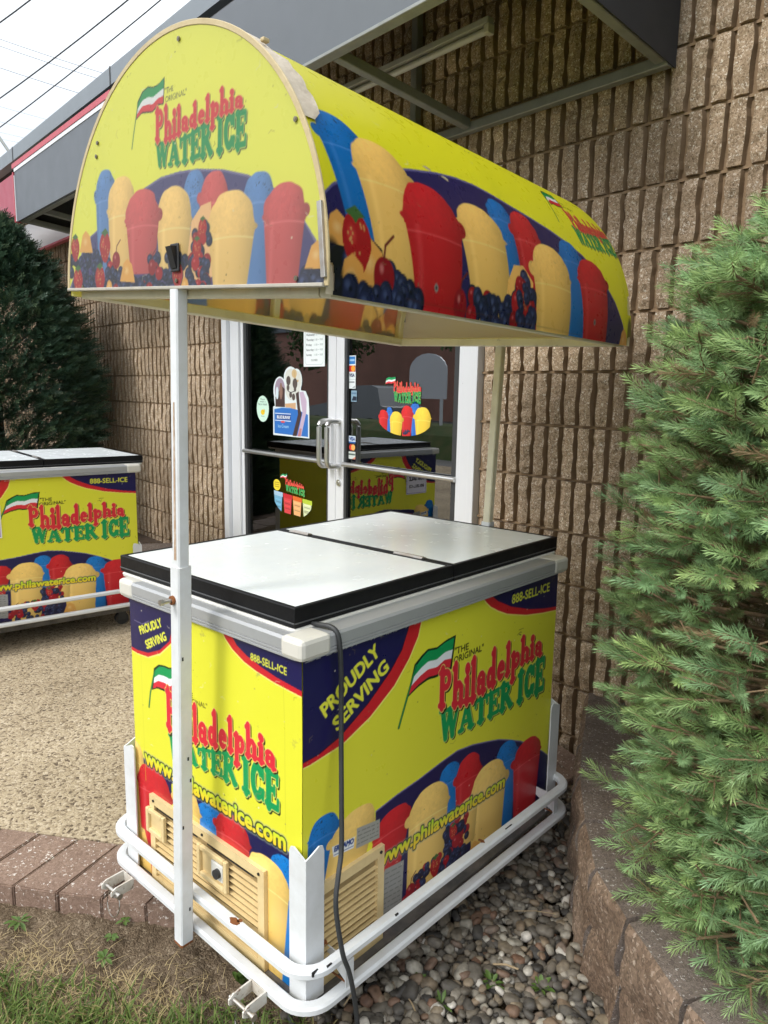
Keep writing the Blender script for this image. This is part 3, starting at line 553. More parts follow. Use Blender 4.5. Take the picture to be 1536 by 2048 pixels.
# ------------------------------------------------------------------ materials of the ground and masonry
def nodes(name):
    m = bpy.data.materials.new(name); m.use_nodes = True; t = m.node_tree
    def N(ty, **k):
        n = t.nodes.new(ty)
        for a, b in k.items(): setattr(n, a, b)
        return n
    return m, t, N, t.nodes['Principled BSDF']
def ramp(N, stops):
    r = N('ShaderNodeValToRGB'); e = r.color_ramp.elements
    while len(e) < len(stops): e.new(.5)
    for k, (p, c) in zip(e, stops): k.position = p; k.color = (*c, 1)
    return r
def speckle_mat(name, stops, vscale, nscale=6, rough=.9, bump=.6, blot=None, bdist=.004, spec=.25, cell=None):
    """aggregate: every Voronoi cell takes its own tone from the ramp; blotches of weather over it"""
    m, t, N, p = nodes(name); L = t.links; tc = N('ShaderNodeTexCoord'); p.inputs['Roughness'].default_value = rough; p.inputs['Specular IOR Level'].default_value = spec
    wn = N('ShaderNodeTexNoise'); wn.inputs['Scale'].default_value = vscale*.6; L.new(tc.outputs['Object'], wn.inputs['Vector'])
    wm = N('ShaderNodeMix', data_type='VECTOR'); wm.inputs[0].default_value = .02; L.new(tc.outputs['Object'], wm.inputs[4]); L.new(wn.outputs['Color'], wm.inputs[5])
    v = N('ShaderNodeTexVoronoi'); v.inputs['Scale'].default_value = vscale; L.new(wm.outputs[1], v.inputs['Vector'])
    sp = N('ShaderNodeSeparateColor'); L.new(v.outputs['Color'], sp.inputs[0]); r = ramp(N, stops); L.new(sp.outputs[0], r.inputs[0])
    nz = N('ShaderNodeTexNoise'); nz.inputs['Scale'].default_value = nscale; nz.inputs['Detail'].default_value = 7; L.new(tc.outputs['Object'], nz.inputs['Vector'])
    mr = N('ShaderNodeMapRange'); mr.inputs[1].default_value = .35; mr.inputs[2].default_value = .7; L.new(nz.outputs['Fac'], mr.inputs[0])
    mx = N('ShaderNodeMix', data_type='RGBA', blend_type='MULTIPLY'); L.new(mr.outputs[0], mx.inputs[0]); L.new(r.outputs[0], mx.inputs[6]); mx.inputs[7].default_value = (*(blot or (.62, .6, .58)), 1)
    fin = mx.outputs[2]
    if cell:                                                              # every block of the bond has a tone of its own, and long soft weather stains run over them
        sn = N('ShaderNodeVectorMath', operation='SNAP'); sn.inputs[1].default_value = cell; of = N('ShaderNodeVectorMath', operation='ADD'); of.inputs[1].default_value = (5, 0, -(1.5116 % .2032)); L.new(tc.outputs['Object'], of.inputs[0]); L.new(of.outputs[0], sn.inputs[0])
        wn2 = N('ShaderNodeTexWhiteNoise'); L.new(sn.outputs[0], wn2.inputs['Vector']); m1 = N('ShaderNodeMapRange'); m1.inputs[3].default_value = .80; m1.inputs[4].default_value = 1.16; L.new(wn2.outputs['Value'], m1.inputs[0])
        mp = N('ShaderNodeMapping'); mp.inputs['Scale'].default_value = (1, 2.2, .45); L.new(tc.outputs['Object'], mp.inputs['Vector']); ns = N('ShaderNodeTexNoise'); ns.inputs['Scale'].default_value = 1.7; ns.inputs['Detail'].default_value = 8; L.new(mp.outputs[0], ns.inputs['Vector']); m2 = N('ShaderNodeMapRange'); m2.inputs[1].default_value = .38; m2.inputs[2].default_value = .62; m2.inputs[3].default_value = .72; m2.inputs[4].default_value = 1.08; L.new(ns.outputs['Fac'], m2.inputs[0])
        mm_ = N('ShaderNodeMath', operation='MULTIPLY'); L.new(m1.outputs[0], mm_.inputs[0]); L.new(m2.outputs[0], mm_.inputs[1]); mc = N('ShaderNodeMix', data_type='RGBA', blend_type='MULTIPLY'); mc.inputs[0].default_value = 1; L.new(fin, mc.inputs[6]); L.new(mm_.outputs[0], mc.inputs[7]); fin = mc.outputs[2]
    L.new(fin, p.inputs['Base Color'])
    v2 = N('ShaderNodeTexVoronoi'); v2.inputs['Scale'].default_value = vscale; L.new(wm.outputs[1], v2.inputs['Vector'])
    n2 = N('ShaderNodeTexNoise'); n2.inputs['Scale'].default_value = vscale*.5; n2.inputs['Detail'].default_value = 5; L.new(tc.outputs['Object'], n2.inputs['Vector'])
    ad = N('ShaderNodeMath', operation='SUBTRACT'); L.new(n2.outputs['Fac'], ad.inputs[0]); L.new(v2.outputs['Distance'], ad.inputs[1])
    b = N('ShaderNodeBump'); b.inputs['Strength'].default_value = bump; b.inputs['Distance'].default_value = bdist; L.new(ad.outputs[0], b.inputs['Height']); L.new(b.outputs[0], p.inputs['Normal'])
    return m
BLOCK = speckle_mat('split_face_block', [(0, (.20, .14, .09)), (.30, (.37, .274, .185)), (.65, (.46, .345, .24)), (.86, (.54, .425, .31)), (.94, (.72, .62, .51)), (1, (.85, .80, .70))], 230, 1.6, .95, .45, (.80, .77, .74), .0025, cell=(99, .4064, .2032))
GROOVE = mat('block_groove', (.27, .188, .117), .95, noise=.5, nscale=5, ncol=(.20, .135, .08), bump=.3, bscale=120, spec=.15)
PATIO = speckle_mat('exposed_aggregate', [(0, (.11, .08, .055)), (.14, (.27, .21, .14)), (.35, (.41, .33, .22)), (.75, (.49, .40, .275)), (1, (.58, .49, .36))], 120, 1.3, .9, .5, (.66, .64, .61), .004)
PAVER = speckle_mat('red_brown_paver', [(0, (.20, .135, .10)), (.5, (.26, .178, .135)), (.86, (.30, .21, .16)), (.955, (.34, .245, .19)), (.975, (.66, .6, .54)), (1, (.74, .7, .64))], 210, 9, .85, .35, (.75, .72, .72), .002)
WALLSTONE = speckle_mat('retaining_wall_stone', [(0, (.13, .105, .09)), (.55, (.19, .155, .132)), (.88, (.235, .195, .168)), (.955, (.20, .16, .14)), (.975, (.48, .45, .42)), (1, (.6, .58, .55))], 260, 5, .9, .5, (.66, .62, .6), .003)
SPLIT = speckle_mat('split_tan_stone', [(0, (.15, .11, .08)), (.5, (.23, .165, .12)), (.9, (.31, .225, .165)), (1, (.46, .38, .31))], 150, 5, .92, .45, (.50, .44, .40), .004)
SOIL = speckle_mat('dry_soil', [(0, (.12, .088, .058)), (.5, (.165, .122, .082)), (.85, (.21, .16, .11)), (1, (.30, .24, .17))], 160, 7, .97, .7, (.62, .6, .57), .006, .1)
ASPH = speckle_mat('bounce_pale_asphalt', [(0, (.13, .13, .13)), (.6, (.18, .178, .172)), (1, (.25, .25, .24))], 90, .8, .93, .3)  # asphalt made paler to bounce more light up under the canopy

# ------------------------------------------------------------------ ground
d_ = np.array([.63, -.777]); n_ = np.array([-.777, -.63])                 # along the paver edge, and outwards onto the soil
PZ = .045
gm = MB(); gm.add([(-70, -70, -.10), (70, -70, -.10), (70, 70, -.10), (-70, 70, -.10)], [(0, 1, 2, 3)])
tag(gm.build('ground', ASPH), kind='structure')
# soil sheet with clods, covers the lawn side and lies under the gravel
nx, ny = 330, 330; gx, gy = np.meshgrid(np.linspace(-2.6, 1.7, nx), np.linspace(-2.2, 2.1, ny))
hz = (vnoise(gx, gy, 14, 1)-.5)*.020+(vnoise(gx, gy, 45, 2)-.5)*.013+(vnoise(gx, gy, 120, 3)-.5)*.007-.012
edge_d = (gx+.258)*n_[0]+(gy-.745)*n_[1]                                  # >0 beyond the paver front
hz = np.where(edge_d < -.26, -.06, hz)
idx = np.arange(nx*ny).reshape(ny, nx)
so = mk('soil', np.stack([gx, gy, hz], -1), np.stack([idx[:-1, :-1], idx[:-1, 1:], idx[1:, 1:], idx[1:, :-1]], -1).reshape(-1, 4), SOIL, smooth=True)
tag(so, kind='structure')
lw = MB(); lw.add([(-60, -60, -.05), (-2.5, -60, -.05), (-2.5, 3, -.05), (-60, 3, -.05)], [(0, 1, 2, 3)])
LAWN = mat('far_lawn', (.05, .085, .02), .95, noise=.7, nscale=3, ncol=(.13, .11, .045), bump=.6, bscale=60)
tag(lw.build('lawn', LAWN), kind='structure')
# patio: everything behind the paver edge; the edge turns to the wall underneath the cart
pp = [(-2.6, 3.72), (-.30, 1.185), (-.05, .875), (.20, .58), (.45, .47), (1.60, .46), (1.60, 9), (-6, 9), (-6, 5.6)]
pm = MB(); n = len(pp); pm.add([(x, y, PZ) for x, y in pp]+[(x, y, -.06) for x, y in pp], [tuple(range(n))]+[(i, n+i, n+(i+1) % n, (i+1) % n) for i in range(n)])
tag(pm.build('patio', PATIO), kind='structure')
# soldier course of pavers along that edge
km = MB(); path = [np.array(p) for p in ((-2.7, 3.83), (-.30, 1.185), (-.05, .875), (.20, .58), (.45, .47), (1.56, .46))]
seg = []; acc = 0
for a, b in zip(path[:-1], path[1:]):
    L_ = np.linalg.norm(b-a); k = int(L_/.106)
    for i in range(max(1, k)):
        t = (i+.5)/max(1, k); seg.append((a+(b-a)*t, (b-a)/L_, L_/max(1, k)))
for c, t, w in seg:
    o = np.array([t[1], -t[0]]); o = o if o @ np.array([-1, -1]) > 0 else -o
    ang = random.uniform(-.012, .012); t = np.array([t[0]*math.cos(ang)-t[1]*math.sin(ang), t[0]*math.sin(ang)+t[1]*math.cos(ang)]); hz_ = PZ+random.uniform(-.003, .005); g = .0015
    skew = -t*.055                                                       # joints run slightly askew to the edge
    bm = bmesh.new(); bmesh.ops.create_cube(bm, size=1)
    for v in bm.verts:
        a_, b_, c_ = v.co.x+.5, v.co.y+.5, v.co.z+.5
        q = c+t*(a_-.5)*(w-2*g)+o*(.004+b_*.236)+skew*b_; v.co = Vector((q[0], q[1], -.04+c_*(hz_+.04)))
    bmesh.ops.recalc_face_normals(bm, faces=bm.faces[:]); bmesh.ops.bevel(bm, geom=bm.edges[:], offset=.0035, segments=2, affect='EDGES')
    bm.verts.index_update(); km.add([v.co[:] for v in bm.verts], [[v.index for v in f.verts] for f in bm.faces]); bm.free()
tag(km.build('kerb', PAVER), kind='structure')
hs = MB(); hs.tube([(-.9, 1.65, .005), (-.37, .955, .004), (-.281, .842, .006), (-.177, .70, .004), (-.057, .55, .003), (.06, .40, .0)], .004, 6)
tag(hs.build('drip_hose', RUBBER, smooth=True), 'thin black hose lying on the soil along the foot of the pavers', 'hose')

# ------------------------------------------------------------------ gravel
def ico(sub):
    bm = bmesh.new(); bmesh.ops.create_icosphere(bm, subdivisions=sub, radius=1); bm.verts.index_update()
    V = np.array([v.co[:] for v in bm.verts]); F = np.array([[v.index for v in f.verts] for f in bm.faces]); bm.free(); return V, F
WALLTOP = [(1.56, .30), (1.18, .075), (.99, -.045), (.80, -.19), (.645, -.325), (.545, -.47), (.43, -.66), (.35, -.88), (.31, -1.15), (.30, -1.6)]
def side_of_wall(x, y):                                                   # >0 on the gravel side
    best = 9; sg = 1
    for (ax, ay), (bx, by) in zip(WALLTOP[:-1], WALLTOP[1:]):
        dx, dy = bx-ax, by-ay; k = max(0, min(1, ((x-ax)*dx+(y-ay)*dy)/(dx*dx+dy*dy))); q = math.hypot(x-ax-k*dx, y-ay-k*dy)
        if q < best: best = q; sg = 1 if dx*(y-ay)-dy*(x-ax) < 0 else -1
    return sg*best
PEB = []
m, t, N, p = nodes('river_pebbles'); MATS['peb'] = m; gi = N('ShaderNodeNewGeometry'); L = t.links
r = ramp(N, [(0, (.06, .055, .05)), (.22, (.13, .115, .095)), (.42, (.20, .17, .13)), (.55, (.24, .19, .13)), (.66, (.18, .10, .065)), (.72, (.25, .22, .18)), (.88, (.36, .33, .27)), (1, (.60, .56, .50))]); L.new(gi.outputs['Random Per Island'], r.inputs[0])
tc = N('ShaderNodeTexCoord'); nz = N('ShaderNodeTexNoise'); nz.inputs['Scale'].default_value = 55; nz.inputs['Detail'].default_value = 7; L.new(tc.outputs['Object'], nz.inputs['Vector'])
mr = N('ShaderNodeMapRange'); mr.inputs[1].default_value = .3; mr.inputs[2].default_value = .75; mr.inputs[3].default_value = .48; mr.inputs[4].default_value = 1.16; L.new(nz.outputs['Fac'], mr.inputs[0])
mx = N('ShaderNodeMix', data_type='RGBA', blend_type='MULTIPLY'); mx.inputs[0].default_value = 1; L.new(r.outputs[0], mx.inputs[6]); L.new(mr.outputs[0], mx.inputs[7]); L.new(mx.outputs[2], p.inputs['Base Color']); p.inputs['Roughness'].default_value = .62; p.inputs['Specular IOR Level'].default_value = .35
bp = N('ShaderNodeBump'); bp.inputs['Strength'].default_value = .25; bp.inputs['Distance'].default_value = .003; L.new(nz.outputs['Fac'], bp.inputs['Height']); L.new(bp.outputs[0], p.inputs['Normal'])
IV, IF = ico(2); Vs, Fs = [], []; k = 0
for layer in range(2):
    st = .0195
    for gx_ in np.arange(-.35, 1.56, st):
        for gy_ in np.arange(-1.45, .62, st):
            x = gx_+random.uniform(-.5, .5)*st; y = gy_+random.uniform(-.5, .5)*st
            if side_of_wall(x, y) < .004 or x > 1.545: continue
            # gravel thins out towards the soil in front of the cart
            fr = (x-.10)*.70-(y+.05)*.55
            if y > .47 or (x-.20)*.63+(y-.55)*.75 > -.02 and x < .45 and y > .2: continue
            if fr < random.uniform(-.14, .10): continue
            if layer and random.random() < .45: continue
            s0 = random.choice([.008, .010, .0115, .013, .015, .019])*random.uniform(.8, 1.15); ax = np.array([s0*random.uniform(1, 1.45), s0*random.uniform(.75, 1.0), s0*random.uniform(.5, .75)])
            a = random.uniform(0, 6.3); tl = random.uniform(-.5, .5); tl2 = random.uniform(-.4, .4)
            rz = np.array(Matrix.Rotation(a, 3, 'Z') @ Matrix.Rotation(tl, 3, 'X') @ Matrix.Rotation(tl2, 3, 'Y'))
            V = IV*(1+.10*np.sin(IV*3.1*random.uniform(.6, 1.3)+random.uniform(0, 6)).sum(1, keepdims=True)/1.6); V = np.sign(V)*np.abs(V)**random.uniform(.55, .95); V = V*(1+rng.uniform(-.08, .08, (len(V), 1)))
            V = (V*ax) @ rz.T+[x, y, .004+layer*.013+random.uniform(-.004, .008)]
            Vs.append(V); Fs.append(IF+k); k += len(IV)
tag(mk('gravel', np.concatenate(Vs), np.concatenate(Fs), MATS['peb'], smooth=True), 'mixed grey and brown river pebbles between the cart and the stone wall', 'gravel', kind='stuff')

# ------------------------------------------------------------------ grass: green and straw blades
def blades(pts, hmin, hmax, w, lean):
    V, F, C = [], [], []; n = 0
    for x, y, z, col in pts:
        h = random.uniform(hmin, hmax); a = random.uniform(0, 6.283); ln = random.uniform(*lean)*h; dx, dy = math.cos(a), math.sin(a); px, py = -dy*w*random.uniform(.6, 1.2), dx*w
        for k, (f, ww) in enumerate(((0, 1), (.45, .85), (.8, .55), (1, .06))):
            b = f*f*ln; zz = z+h*f*(1-.35*f*min(1, ln/h)); V += [(x+dx*b-px*ww, y+dy*b-py*ww, zz), (x+dx*b+px*ww, y+dy*b+py*ww, zz)]
        for k in range(3): F.append((n+2*k, n+2*k+1, n+2*k+3, n+2*k+2))
        C += [col]*8; n += 8
    return np.array(V), np.array(F), np.array(C)
GRASSM = mat('grass_blades', (1, 1, 1), .6, attr='Col', transl=.25, spec=.3)
def lawn_pts(nn, kind):
    out = []; tries = 0
    while len(out) < nn and tries < nn*30:
        tries += 1; x = random.uniform(-1.5, .45); y = random.uniform(-1.1, 1.9)
        d = (x+.258)*n_[0]+(y-.745)*n_[1]
        if d < .03 or d > 1.7: continue
        fr = (x-.10)*.70-(y+.05)*.55
        if fr > -.02: continue
        ns = vnoise(np.array(x), np.array(y), 6, 21); n2 = vnoise(np.array(x), np.array(y), 17, 22)
        if kind == 'green': pr = np.clip((d-.19)/.14, 0, 1)*np.clip((ns+.6*n2-.50)*3.2, 0, 1)
        elif kind == 'straw': pr = np.clip((d-.07)/.12, 0, 1)*np.clip((1.12-ns-.6*n2)*2.4, 0, 1)*(1-.5*np.clip((d-.5)/.2, 0, 1))*(1 if x+.1*y < -.12 else .35)
        else: pr = .06*(d < .3)
        if random.random() < pr: out.append((x, y, d))
    return out
def colr(a, b, t): return tuple(a[i]*(1-t)+b[i]*t for i in range(3))
gp = [(x, y, -.012, colr((.06, .11, .02), (.16, .22, .05), random.random()) if random.random() < .86 else (.30, .25, .11)) for x, y, d in lawn_pts(34000, 'green')]
V, F, C = blades(gp, .022, .056, .0021, (.3, 1.3)); tag(mk('grass', V, F, GRASSM, colors=C), 'patchy green grass in front of the cart', 'grass', kind='stuff')
sp = [(x, y, -.012, colr((.36, .27, .13), (.56, .45, .25), random.random())) for x, y, d in lawn_pts(15000, 'straw')]
V, F, C = blades(sp, .010, .030, .0009, (.9, 2.4)); tag(mk('dry_grass', V, F, GRASSM, colors=C), 'bleached dry grass lying on the soil', 'dry grass', kind='stuff')
# small weeds
WEED = mat('weed_leaf', (.085, .155, .03), .5, noise=.5, nscale=60, ncol=(.15, .22, .05), transl=.25)
def weed(x, y, R_, nl, label, broad=.32, z=0, tall=.5):
    V, F = [], []
    for k in range(nl):
        a = 6.283*k/nl+random.uniform(-.4, .4); l = R_*.72*random.uniform(.6, 1.1); el = random.uniform(.15, 1.0)*tall; w = l*broad
        d = Vector((math.cos(a)*math.cos(el), math.sin(a)*math.cos(el), math.sin(el))); s_ = Vector((-math.sin(a), math.cos(a), 0)); n0 = len(V)
        for i, (f, ww) in enumerate(((.1, .1), (.35, .7), (.6, 1), (.85, .6), (1, .05))):
            c = Vector((x, y, z))+d*l*f+Vector((0, 0, -.25*l*f*f)); u = Vector((0, 0, 1))*.18*w*ww
            V += [c-s_*w*ww*.5+u, c, c+s_*w*ww*.5+u]
        for i in range(4):
            for q in range(2): F.append((n0+3*i+q, n0+3*i+q+1, n0+3*i+q+4, n0+3*i+q+3))
    tag(mk('weed', [v[:] for v in V], F, WEED, smooth=True), label, 'weed', 'small weeds around the cart')
weed(-.366, .776, .06, 11, 'low leafy weed on the soil below the leftmost pavers', .28)
weed(-.149, .600, .035, 6, 'small two-tone weed on bare soil under the front hitch bracket', .5)
weed(-.200, .560, .034, 7, 'round-leaved weed on bare soil beside the post foot', .55)
weed(-.239, .500, .045, 8, 'flat weed between bare soil and straw', .4)
weed(-.02, .20, .075, 13, 'tallest weed, growing against the foot of the canopy post', .3, 0, 1.6)
weed(.02, .13, .055, 9, 'dark weed growing below the bumper rail by the grass', .35, 0, 1.4)
weed(.305, -.085, .052, 10, 'weed in the gravel closest to the cart corner', .3, .012, 1.0)
weed(.300, -.160, .055, 10, 'grassy weed in the gravel at the bottom edge', .2, .012, 1.2)
weed(.440, -.195, .060, 11, 'dark green weed in the middle of the gravel', .34, .012, 1.0)
weed(.520, -.280, .058, 11, 'weed in the gravel near the foot of the stone wall', .3, .012, 1.1)
STRAW = mat('dry_stick', (.36, .27, .16), .8, noise=.4, nscale=40)
for a, b, r_, lb in (((.478, -.165, .026), (.512, -.218, .028), .0026, 'pale straw stick lying on the gravel by the weeds'), ((.665, -.08, .03), (.745, -.165, .03), .0011, 'long thin dry stalk on the gravel below the cart side'), ((.845, -.172, .03), (.868, -.206, .032), .004, 'short tan wood chip against the stone wall'), ((.255, -.08, .02), (.225, -.165, .022), .002, 'dry stalk lying beside the power cord end'), ((.12, -.02, .02), (.215, -.01, .06), .002, 'dry stalk leaning up under the bumper corner')):
    mm = MB(); a_, b_ = np.array(a), np.array(b); mid = (a_+b_)/2+[.003, .002, .003]; mm.tube([a, mid, b], r_, 6)
    tag(mm.build('dry_stick', STRAW, smooth=True), lb, 'stick', 'dry sticks on the gravel')

# ------------------------------------------------------------------ building: fluted block wall, coping, doors
XW = 1.555; CH = .2032; ZA = 1.5116; RP = .06773
bld = empty('brick_building', (XW, 0, 0)); tag(bld, 'brown building of fluted split-face block with glass double doors', 'building')
DY0, DY1, DZ = .912, 3.082, 2.22
def wall_mesh():
    V, F, I = [], [], []
    def q(P, mi): n = len(V); V.extend(P); F.append(tuple(range(n, n+len(P)))); I.append(mi)
    z0s = [ZA-k*CH for k in range(-9, 9)]                                # course joints
    zb = -.12
    y0, y1 = -3.2, 9.0; xg = XW+.028-XW                                   # local x (object origin on the wall face)
    # recessed backing around the door opening
    for a, b, c, d in ((y0, DY0, zb, 3.32), (DY1, y1, zb, 3.32), (DY0, DY1, DZ, 3.32)):
        q([(xg, b, c), (xg, a, c), (xg, a, d), (xg, b, d)], 1)
    for y in (DY0, DY1): q([(xg, y, zb), (xg+.22, y, zb), (xg+.22, y, DZ), (xg, y, DZ)], 1)
    q([(xg, DY0, DZ), (xg, DY1, DZ), (xg+.22, DY1, DZ), (xg+.22, DY0, DZ)], 1)
    nr = int((y1-y0)/RP); r_ = random.Random(3)
    tops = [3.32]+[z for z in z0s if z < 3.3]+[zb]
    for k in range(len(tops)-1):
        zt, zl = tops[k]-.006, tops[k+1]+.006
        if zt-zl < .03: continue
        for i in range(nr):
            yc = .4557+(i-60)*RP
            if yc < y0 or yc > y1: continue
            ww = RP*r_.uniform(.64, .73); ya, yb = yc-ww/2, yc+ww/2
            if zl < DZ and ya < DY1+.0 and yb > DY0-.0:
                if zt > DZ+.05 and zl < DZ: 
                    zl2 = DZ
                else: continue
            else: zl2 = zl
            far = yc > 3.3; ns = 4 if far else 7
            zs = [zl2+(zt-zl2)*j/ns for j in range(ns+1)]
            dep = [r_.uniform(-.005, .004) for _ in zs]; jl = [r_.uniform(-.003, .003) for _ in zs]; jr = [r_.uniform(-.003, .003) for _ in zs]; mid = [r_.uniform(-.003, .006) for _ in zs]
            for j in range(ns):
                A = []
                for jj in (j, j+1):
                    e = .004 if jj in (0, ns) else 0
                    yl, yr = ya+jl[jj]+e*.4, yb+jr[jj]-e*.4; x = dep[jj]+e; A.append([(xg+.002, yl-.004, zs[jj]), (x+.004, yl, zs[jj]), (x-mid[jj], (yl+yr)/2, zs[jj]), (x+.003, yr, zs[jj]), (xg+.002, yr+.004, zs[jj])])
                for s in range(4): q([A[0][s+1], A[0][s], A[1][s], A[1][s+1]], 0 if s in (1, 2) else 1)
                if j == ns-1: q([A[1][4], A[1][3], A[1][2], A[1][1], A[1][0]][::-1], 0)
                if j == 0: q([A[0][4], A[0][3], A[0][2], A[0][1], A[0][0]], 0)
    # mortar bands slightly proud of the grooves
    for z in tops[1:-1]:
        for a, b in (((y0, DY0), (DY1, y1)) if z < DZ else ((y0, y1),)):
            q([(xg-.010, b, z-.0045), (xg-.010, a, z-.0045), (xg-.010, a, z+.0045), (xg-.010, b, z+.0045)], 1); q([(xg-.010, b, z+.0045), (xg-.010, a, z+.0045), (xg, a, z+.0045), (xg, b, z+.0045)], 1); q([(xg-.010, b, z-.0045), (xg, b, z-.0045), (xg, a, z-.0045), (xg-.010, a, z-.0045)], 1)
    return V, F, I
V, F, I = wall_mesh(); wl = mk('wall', V, F, [BLOCK, GROOVE], bld, matidx=I)
# roof slab behind and coping with overhang
cm = MB(); cm.box((-.475, -3.2, 3.225), (-.470, 9, 3.325)); cm.box((-.470, -3.2, 3.318), (4.5, 9, 3.3255)); cm.box((-.470, -3.2, 3.226), (-.40, 9, 3.232))
cp = cm.build('parapet_cap', COPING, bld)
for y in (5.615, 3.54, 1.47, 7.7): jm = MB(); jm.box((-.4775, y-.008, 3.223), (-.4745, y+.008, 3.328)); jm.build('joint_strip', mat('dark_joint', (.03, .032, .035), .6), cp)
sm = MB(); sm.box((-.40, -3.2, 3.23), (.1, 9, 3.26)); sm.build('soffit', DARK_UNDER, bld)
# dark shop interior
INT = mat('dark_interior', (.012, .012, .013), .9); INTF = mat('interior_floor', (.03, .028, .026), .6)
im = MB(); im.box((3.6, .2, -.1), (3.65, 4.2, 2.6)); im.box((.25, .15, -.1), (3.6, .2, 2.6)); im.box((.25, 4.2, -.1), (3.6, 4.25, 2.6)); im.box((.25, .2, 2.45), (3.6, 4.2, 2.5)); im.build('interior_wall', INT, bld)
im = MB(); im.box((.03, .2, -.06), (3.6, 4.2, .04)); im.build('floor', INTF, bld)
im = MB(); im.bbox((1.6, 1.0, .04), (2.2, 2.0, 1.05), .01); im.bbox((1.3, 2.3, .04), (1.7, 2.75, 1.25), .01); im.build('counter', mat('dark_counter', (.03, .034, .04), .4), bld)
# door frame (local x: negative is outwards)
fm = MB()
fm.bbox((-.012, DY0+.003, -.05), (.055, DY0+.040, DZ-.002), .003); fm.bbox((-.004, DY0+.043, -.05), (.06, DY0+.094, DZ-.002), .003)
fm.bbox((-.012, DY1-.062, -.05), (.055, DY1-.003, DZ-.002), .003); fm.bbox((.014, DY1-.112, -.05), (.06, DY1-.064, DZ-.002), .002); fm.bbox((-.006, DY1-.200, -.05), (.06, DY1-.114, DZ-.002), .003)
fm.bbox((-.006, DY0+.095, DZ-.09), (.06, DY1-.201, DZ-.003), .003); fm.build('door_frame', ALU, bld)
m, t, N, p = nodes('door_glass'); MATS['glass'] = m; t.nodes.remove(p); gl = N('ShaderNodeBsdfGlossy'); gl.inputs['Roughness'].default_value = .0; gl.inputs['Color'].default_value = (.95, .97, 1, 1); tr = N('ShaderNodeBsdfTransparent'); tr.inputs['Color'].default_value = (.72, .75, .75, 1)
fr = N('ShaderNodeFresnel'); fr.inputs['IOR'].default_value = 2.6; mx = N('ShaderNodeMixShader'); t.links.new(fr.outputs[0], mx.inputs[0]); t.links.new(tr.outputs[0], mx.inputs[1]); t.links.new(gl.outputs[0], mx.inputs[2]); t.links.new(mx.outputs[0], t.nodes['Material Output'].inputs[0])
DARKSTILE = mat('dark_gasket', (.035, .037, .04), .45)
GX = .030                                                                # glass plane
def door(y0, y1, inner, label):
    s = 1 if inner == 'lo' else -1                                       # which side carries the meeting stile
    m_ = MB(); m_.bbox((.008, y0, -.03), (.048, y0+(.066 if s > 0 else .03), DZ-.094), .003)
    m_.bbox((.008, y1-(.066 if s < 0 else .03), -.03), (.048, y1, DZ-.094), .003)
    ya, yb = y0+(.066 if s > 0 else .03), y1-(.066 if s < 0 else .03)
    m_.bbox((.008, ya, -.03), (.048, yb, .22), .003); m_.bbox((.008, ya, DZ-.17), (.048, yb, DZ-.095), .003)
    o = m_.build('glass_door', ALU, bld); tag(o, label)
    g = MB(); g.box((GX, ya+.001, .22), (GX+.005, yb-.001, DZ-.17)); g.build('glass_pane', MATS['glass'], o)
    g = MB(); gy = ya if s > 0 else yb; g.box((.014, min(gy, gy+s*.018), .22), (.029, max(gy, gy+s*.018), DZ-.17)); gy = yb if s > 0 else ya; g.box((.012, min(gy, gy-s*.03), .22), (.029, max(gy, gy-s*.03), DZ-.17)); g.build('gasket', DARKSTILE, o)
    g = MB(); g.tube([(.004, ya, 1.046), (.004, yb, 1.046)], .0125, 12); g.build('push_bar', BRUSHED, o, True)
    hy = 2.02 if s > 0 else 1.815                                        # pull handle, a bent tube
    hy0 = y0+.033 if s > 0 else y1-.033
    g = MB(); P = []
    xs = -.065
    for zz, sg in ((1.255, 1), (1.045, -1)):
        pass
    for k in range(6): a = rad(90*k/5); P.append((-.045-.03*math.sin(a), hy0, 1.268-.03+.03*math.cos(a)))
    P = [(.008, hy0, 1.268)]+P; Q = [(x, y, 2*1.150-z) for x, y, z in P[::-1]]; g.tube(P+Q, .0135, 12); g.build('pull_handle', BRUSHED, o, True)
    return o
dl = door(1.913, 2.880, 'lo', 'left glass leaf with an opening-hours sheet and ice cream stickers'); dr = door(1.008, 1.910, 'hi', 'right glass leaf with payment stickers and the water ice logo')
lk = MB(); lk.cyl((.009, 1.878, .945), (.0, 1.878, .945), .017, 20); lk.cyl((.0, 1.878, .945), (-.004, 1.878, .945), .009, 14); lk.build('lock', BRUSHED, dr, True)
def sticker(parent, ya, yb, za, zb, draw, name='sticker', res=900, x=GX-.0025, shape=None):
    """flat print on the glass; u runs from the left edge (high y) to the right"""
    A = Art(0, ya-yb, 0, zb-za, res, WHT); keep = draw(A, ya-yb, zb-za); C = A.done(); k = None
    if keep is not None: k = keep.reshape(A.ny, A.ss, A.nx, A.ss).mean((1, 3)) > .5
    return grid_mesh(name, C, lambda u, v: np.stack([np.full_like(u, x), ya-u*(ya-yb), za+v*(zb-za)], -1), PAPER, parent, keep=k)
def ellmask(A, cx, cz, rx, rz): return (((A.X-cx)/rx)**2+((A.Z-cz)/rz)**2 < 1).astype(float)
def polymask(A, pts): M = np.zeros(A.X.shape); sl, m = A.poly_mask(pts); M[sl] = np.maximum(M[sl], m); return M
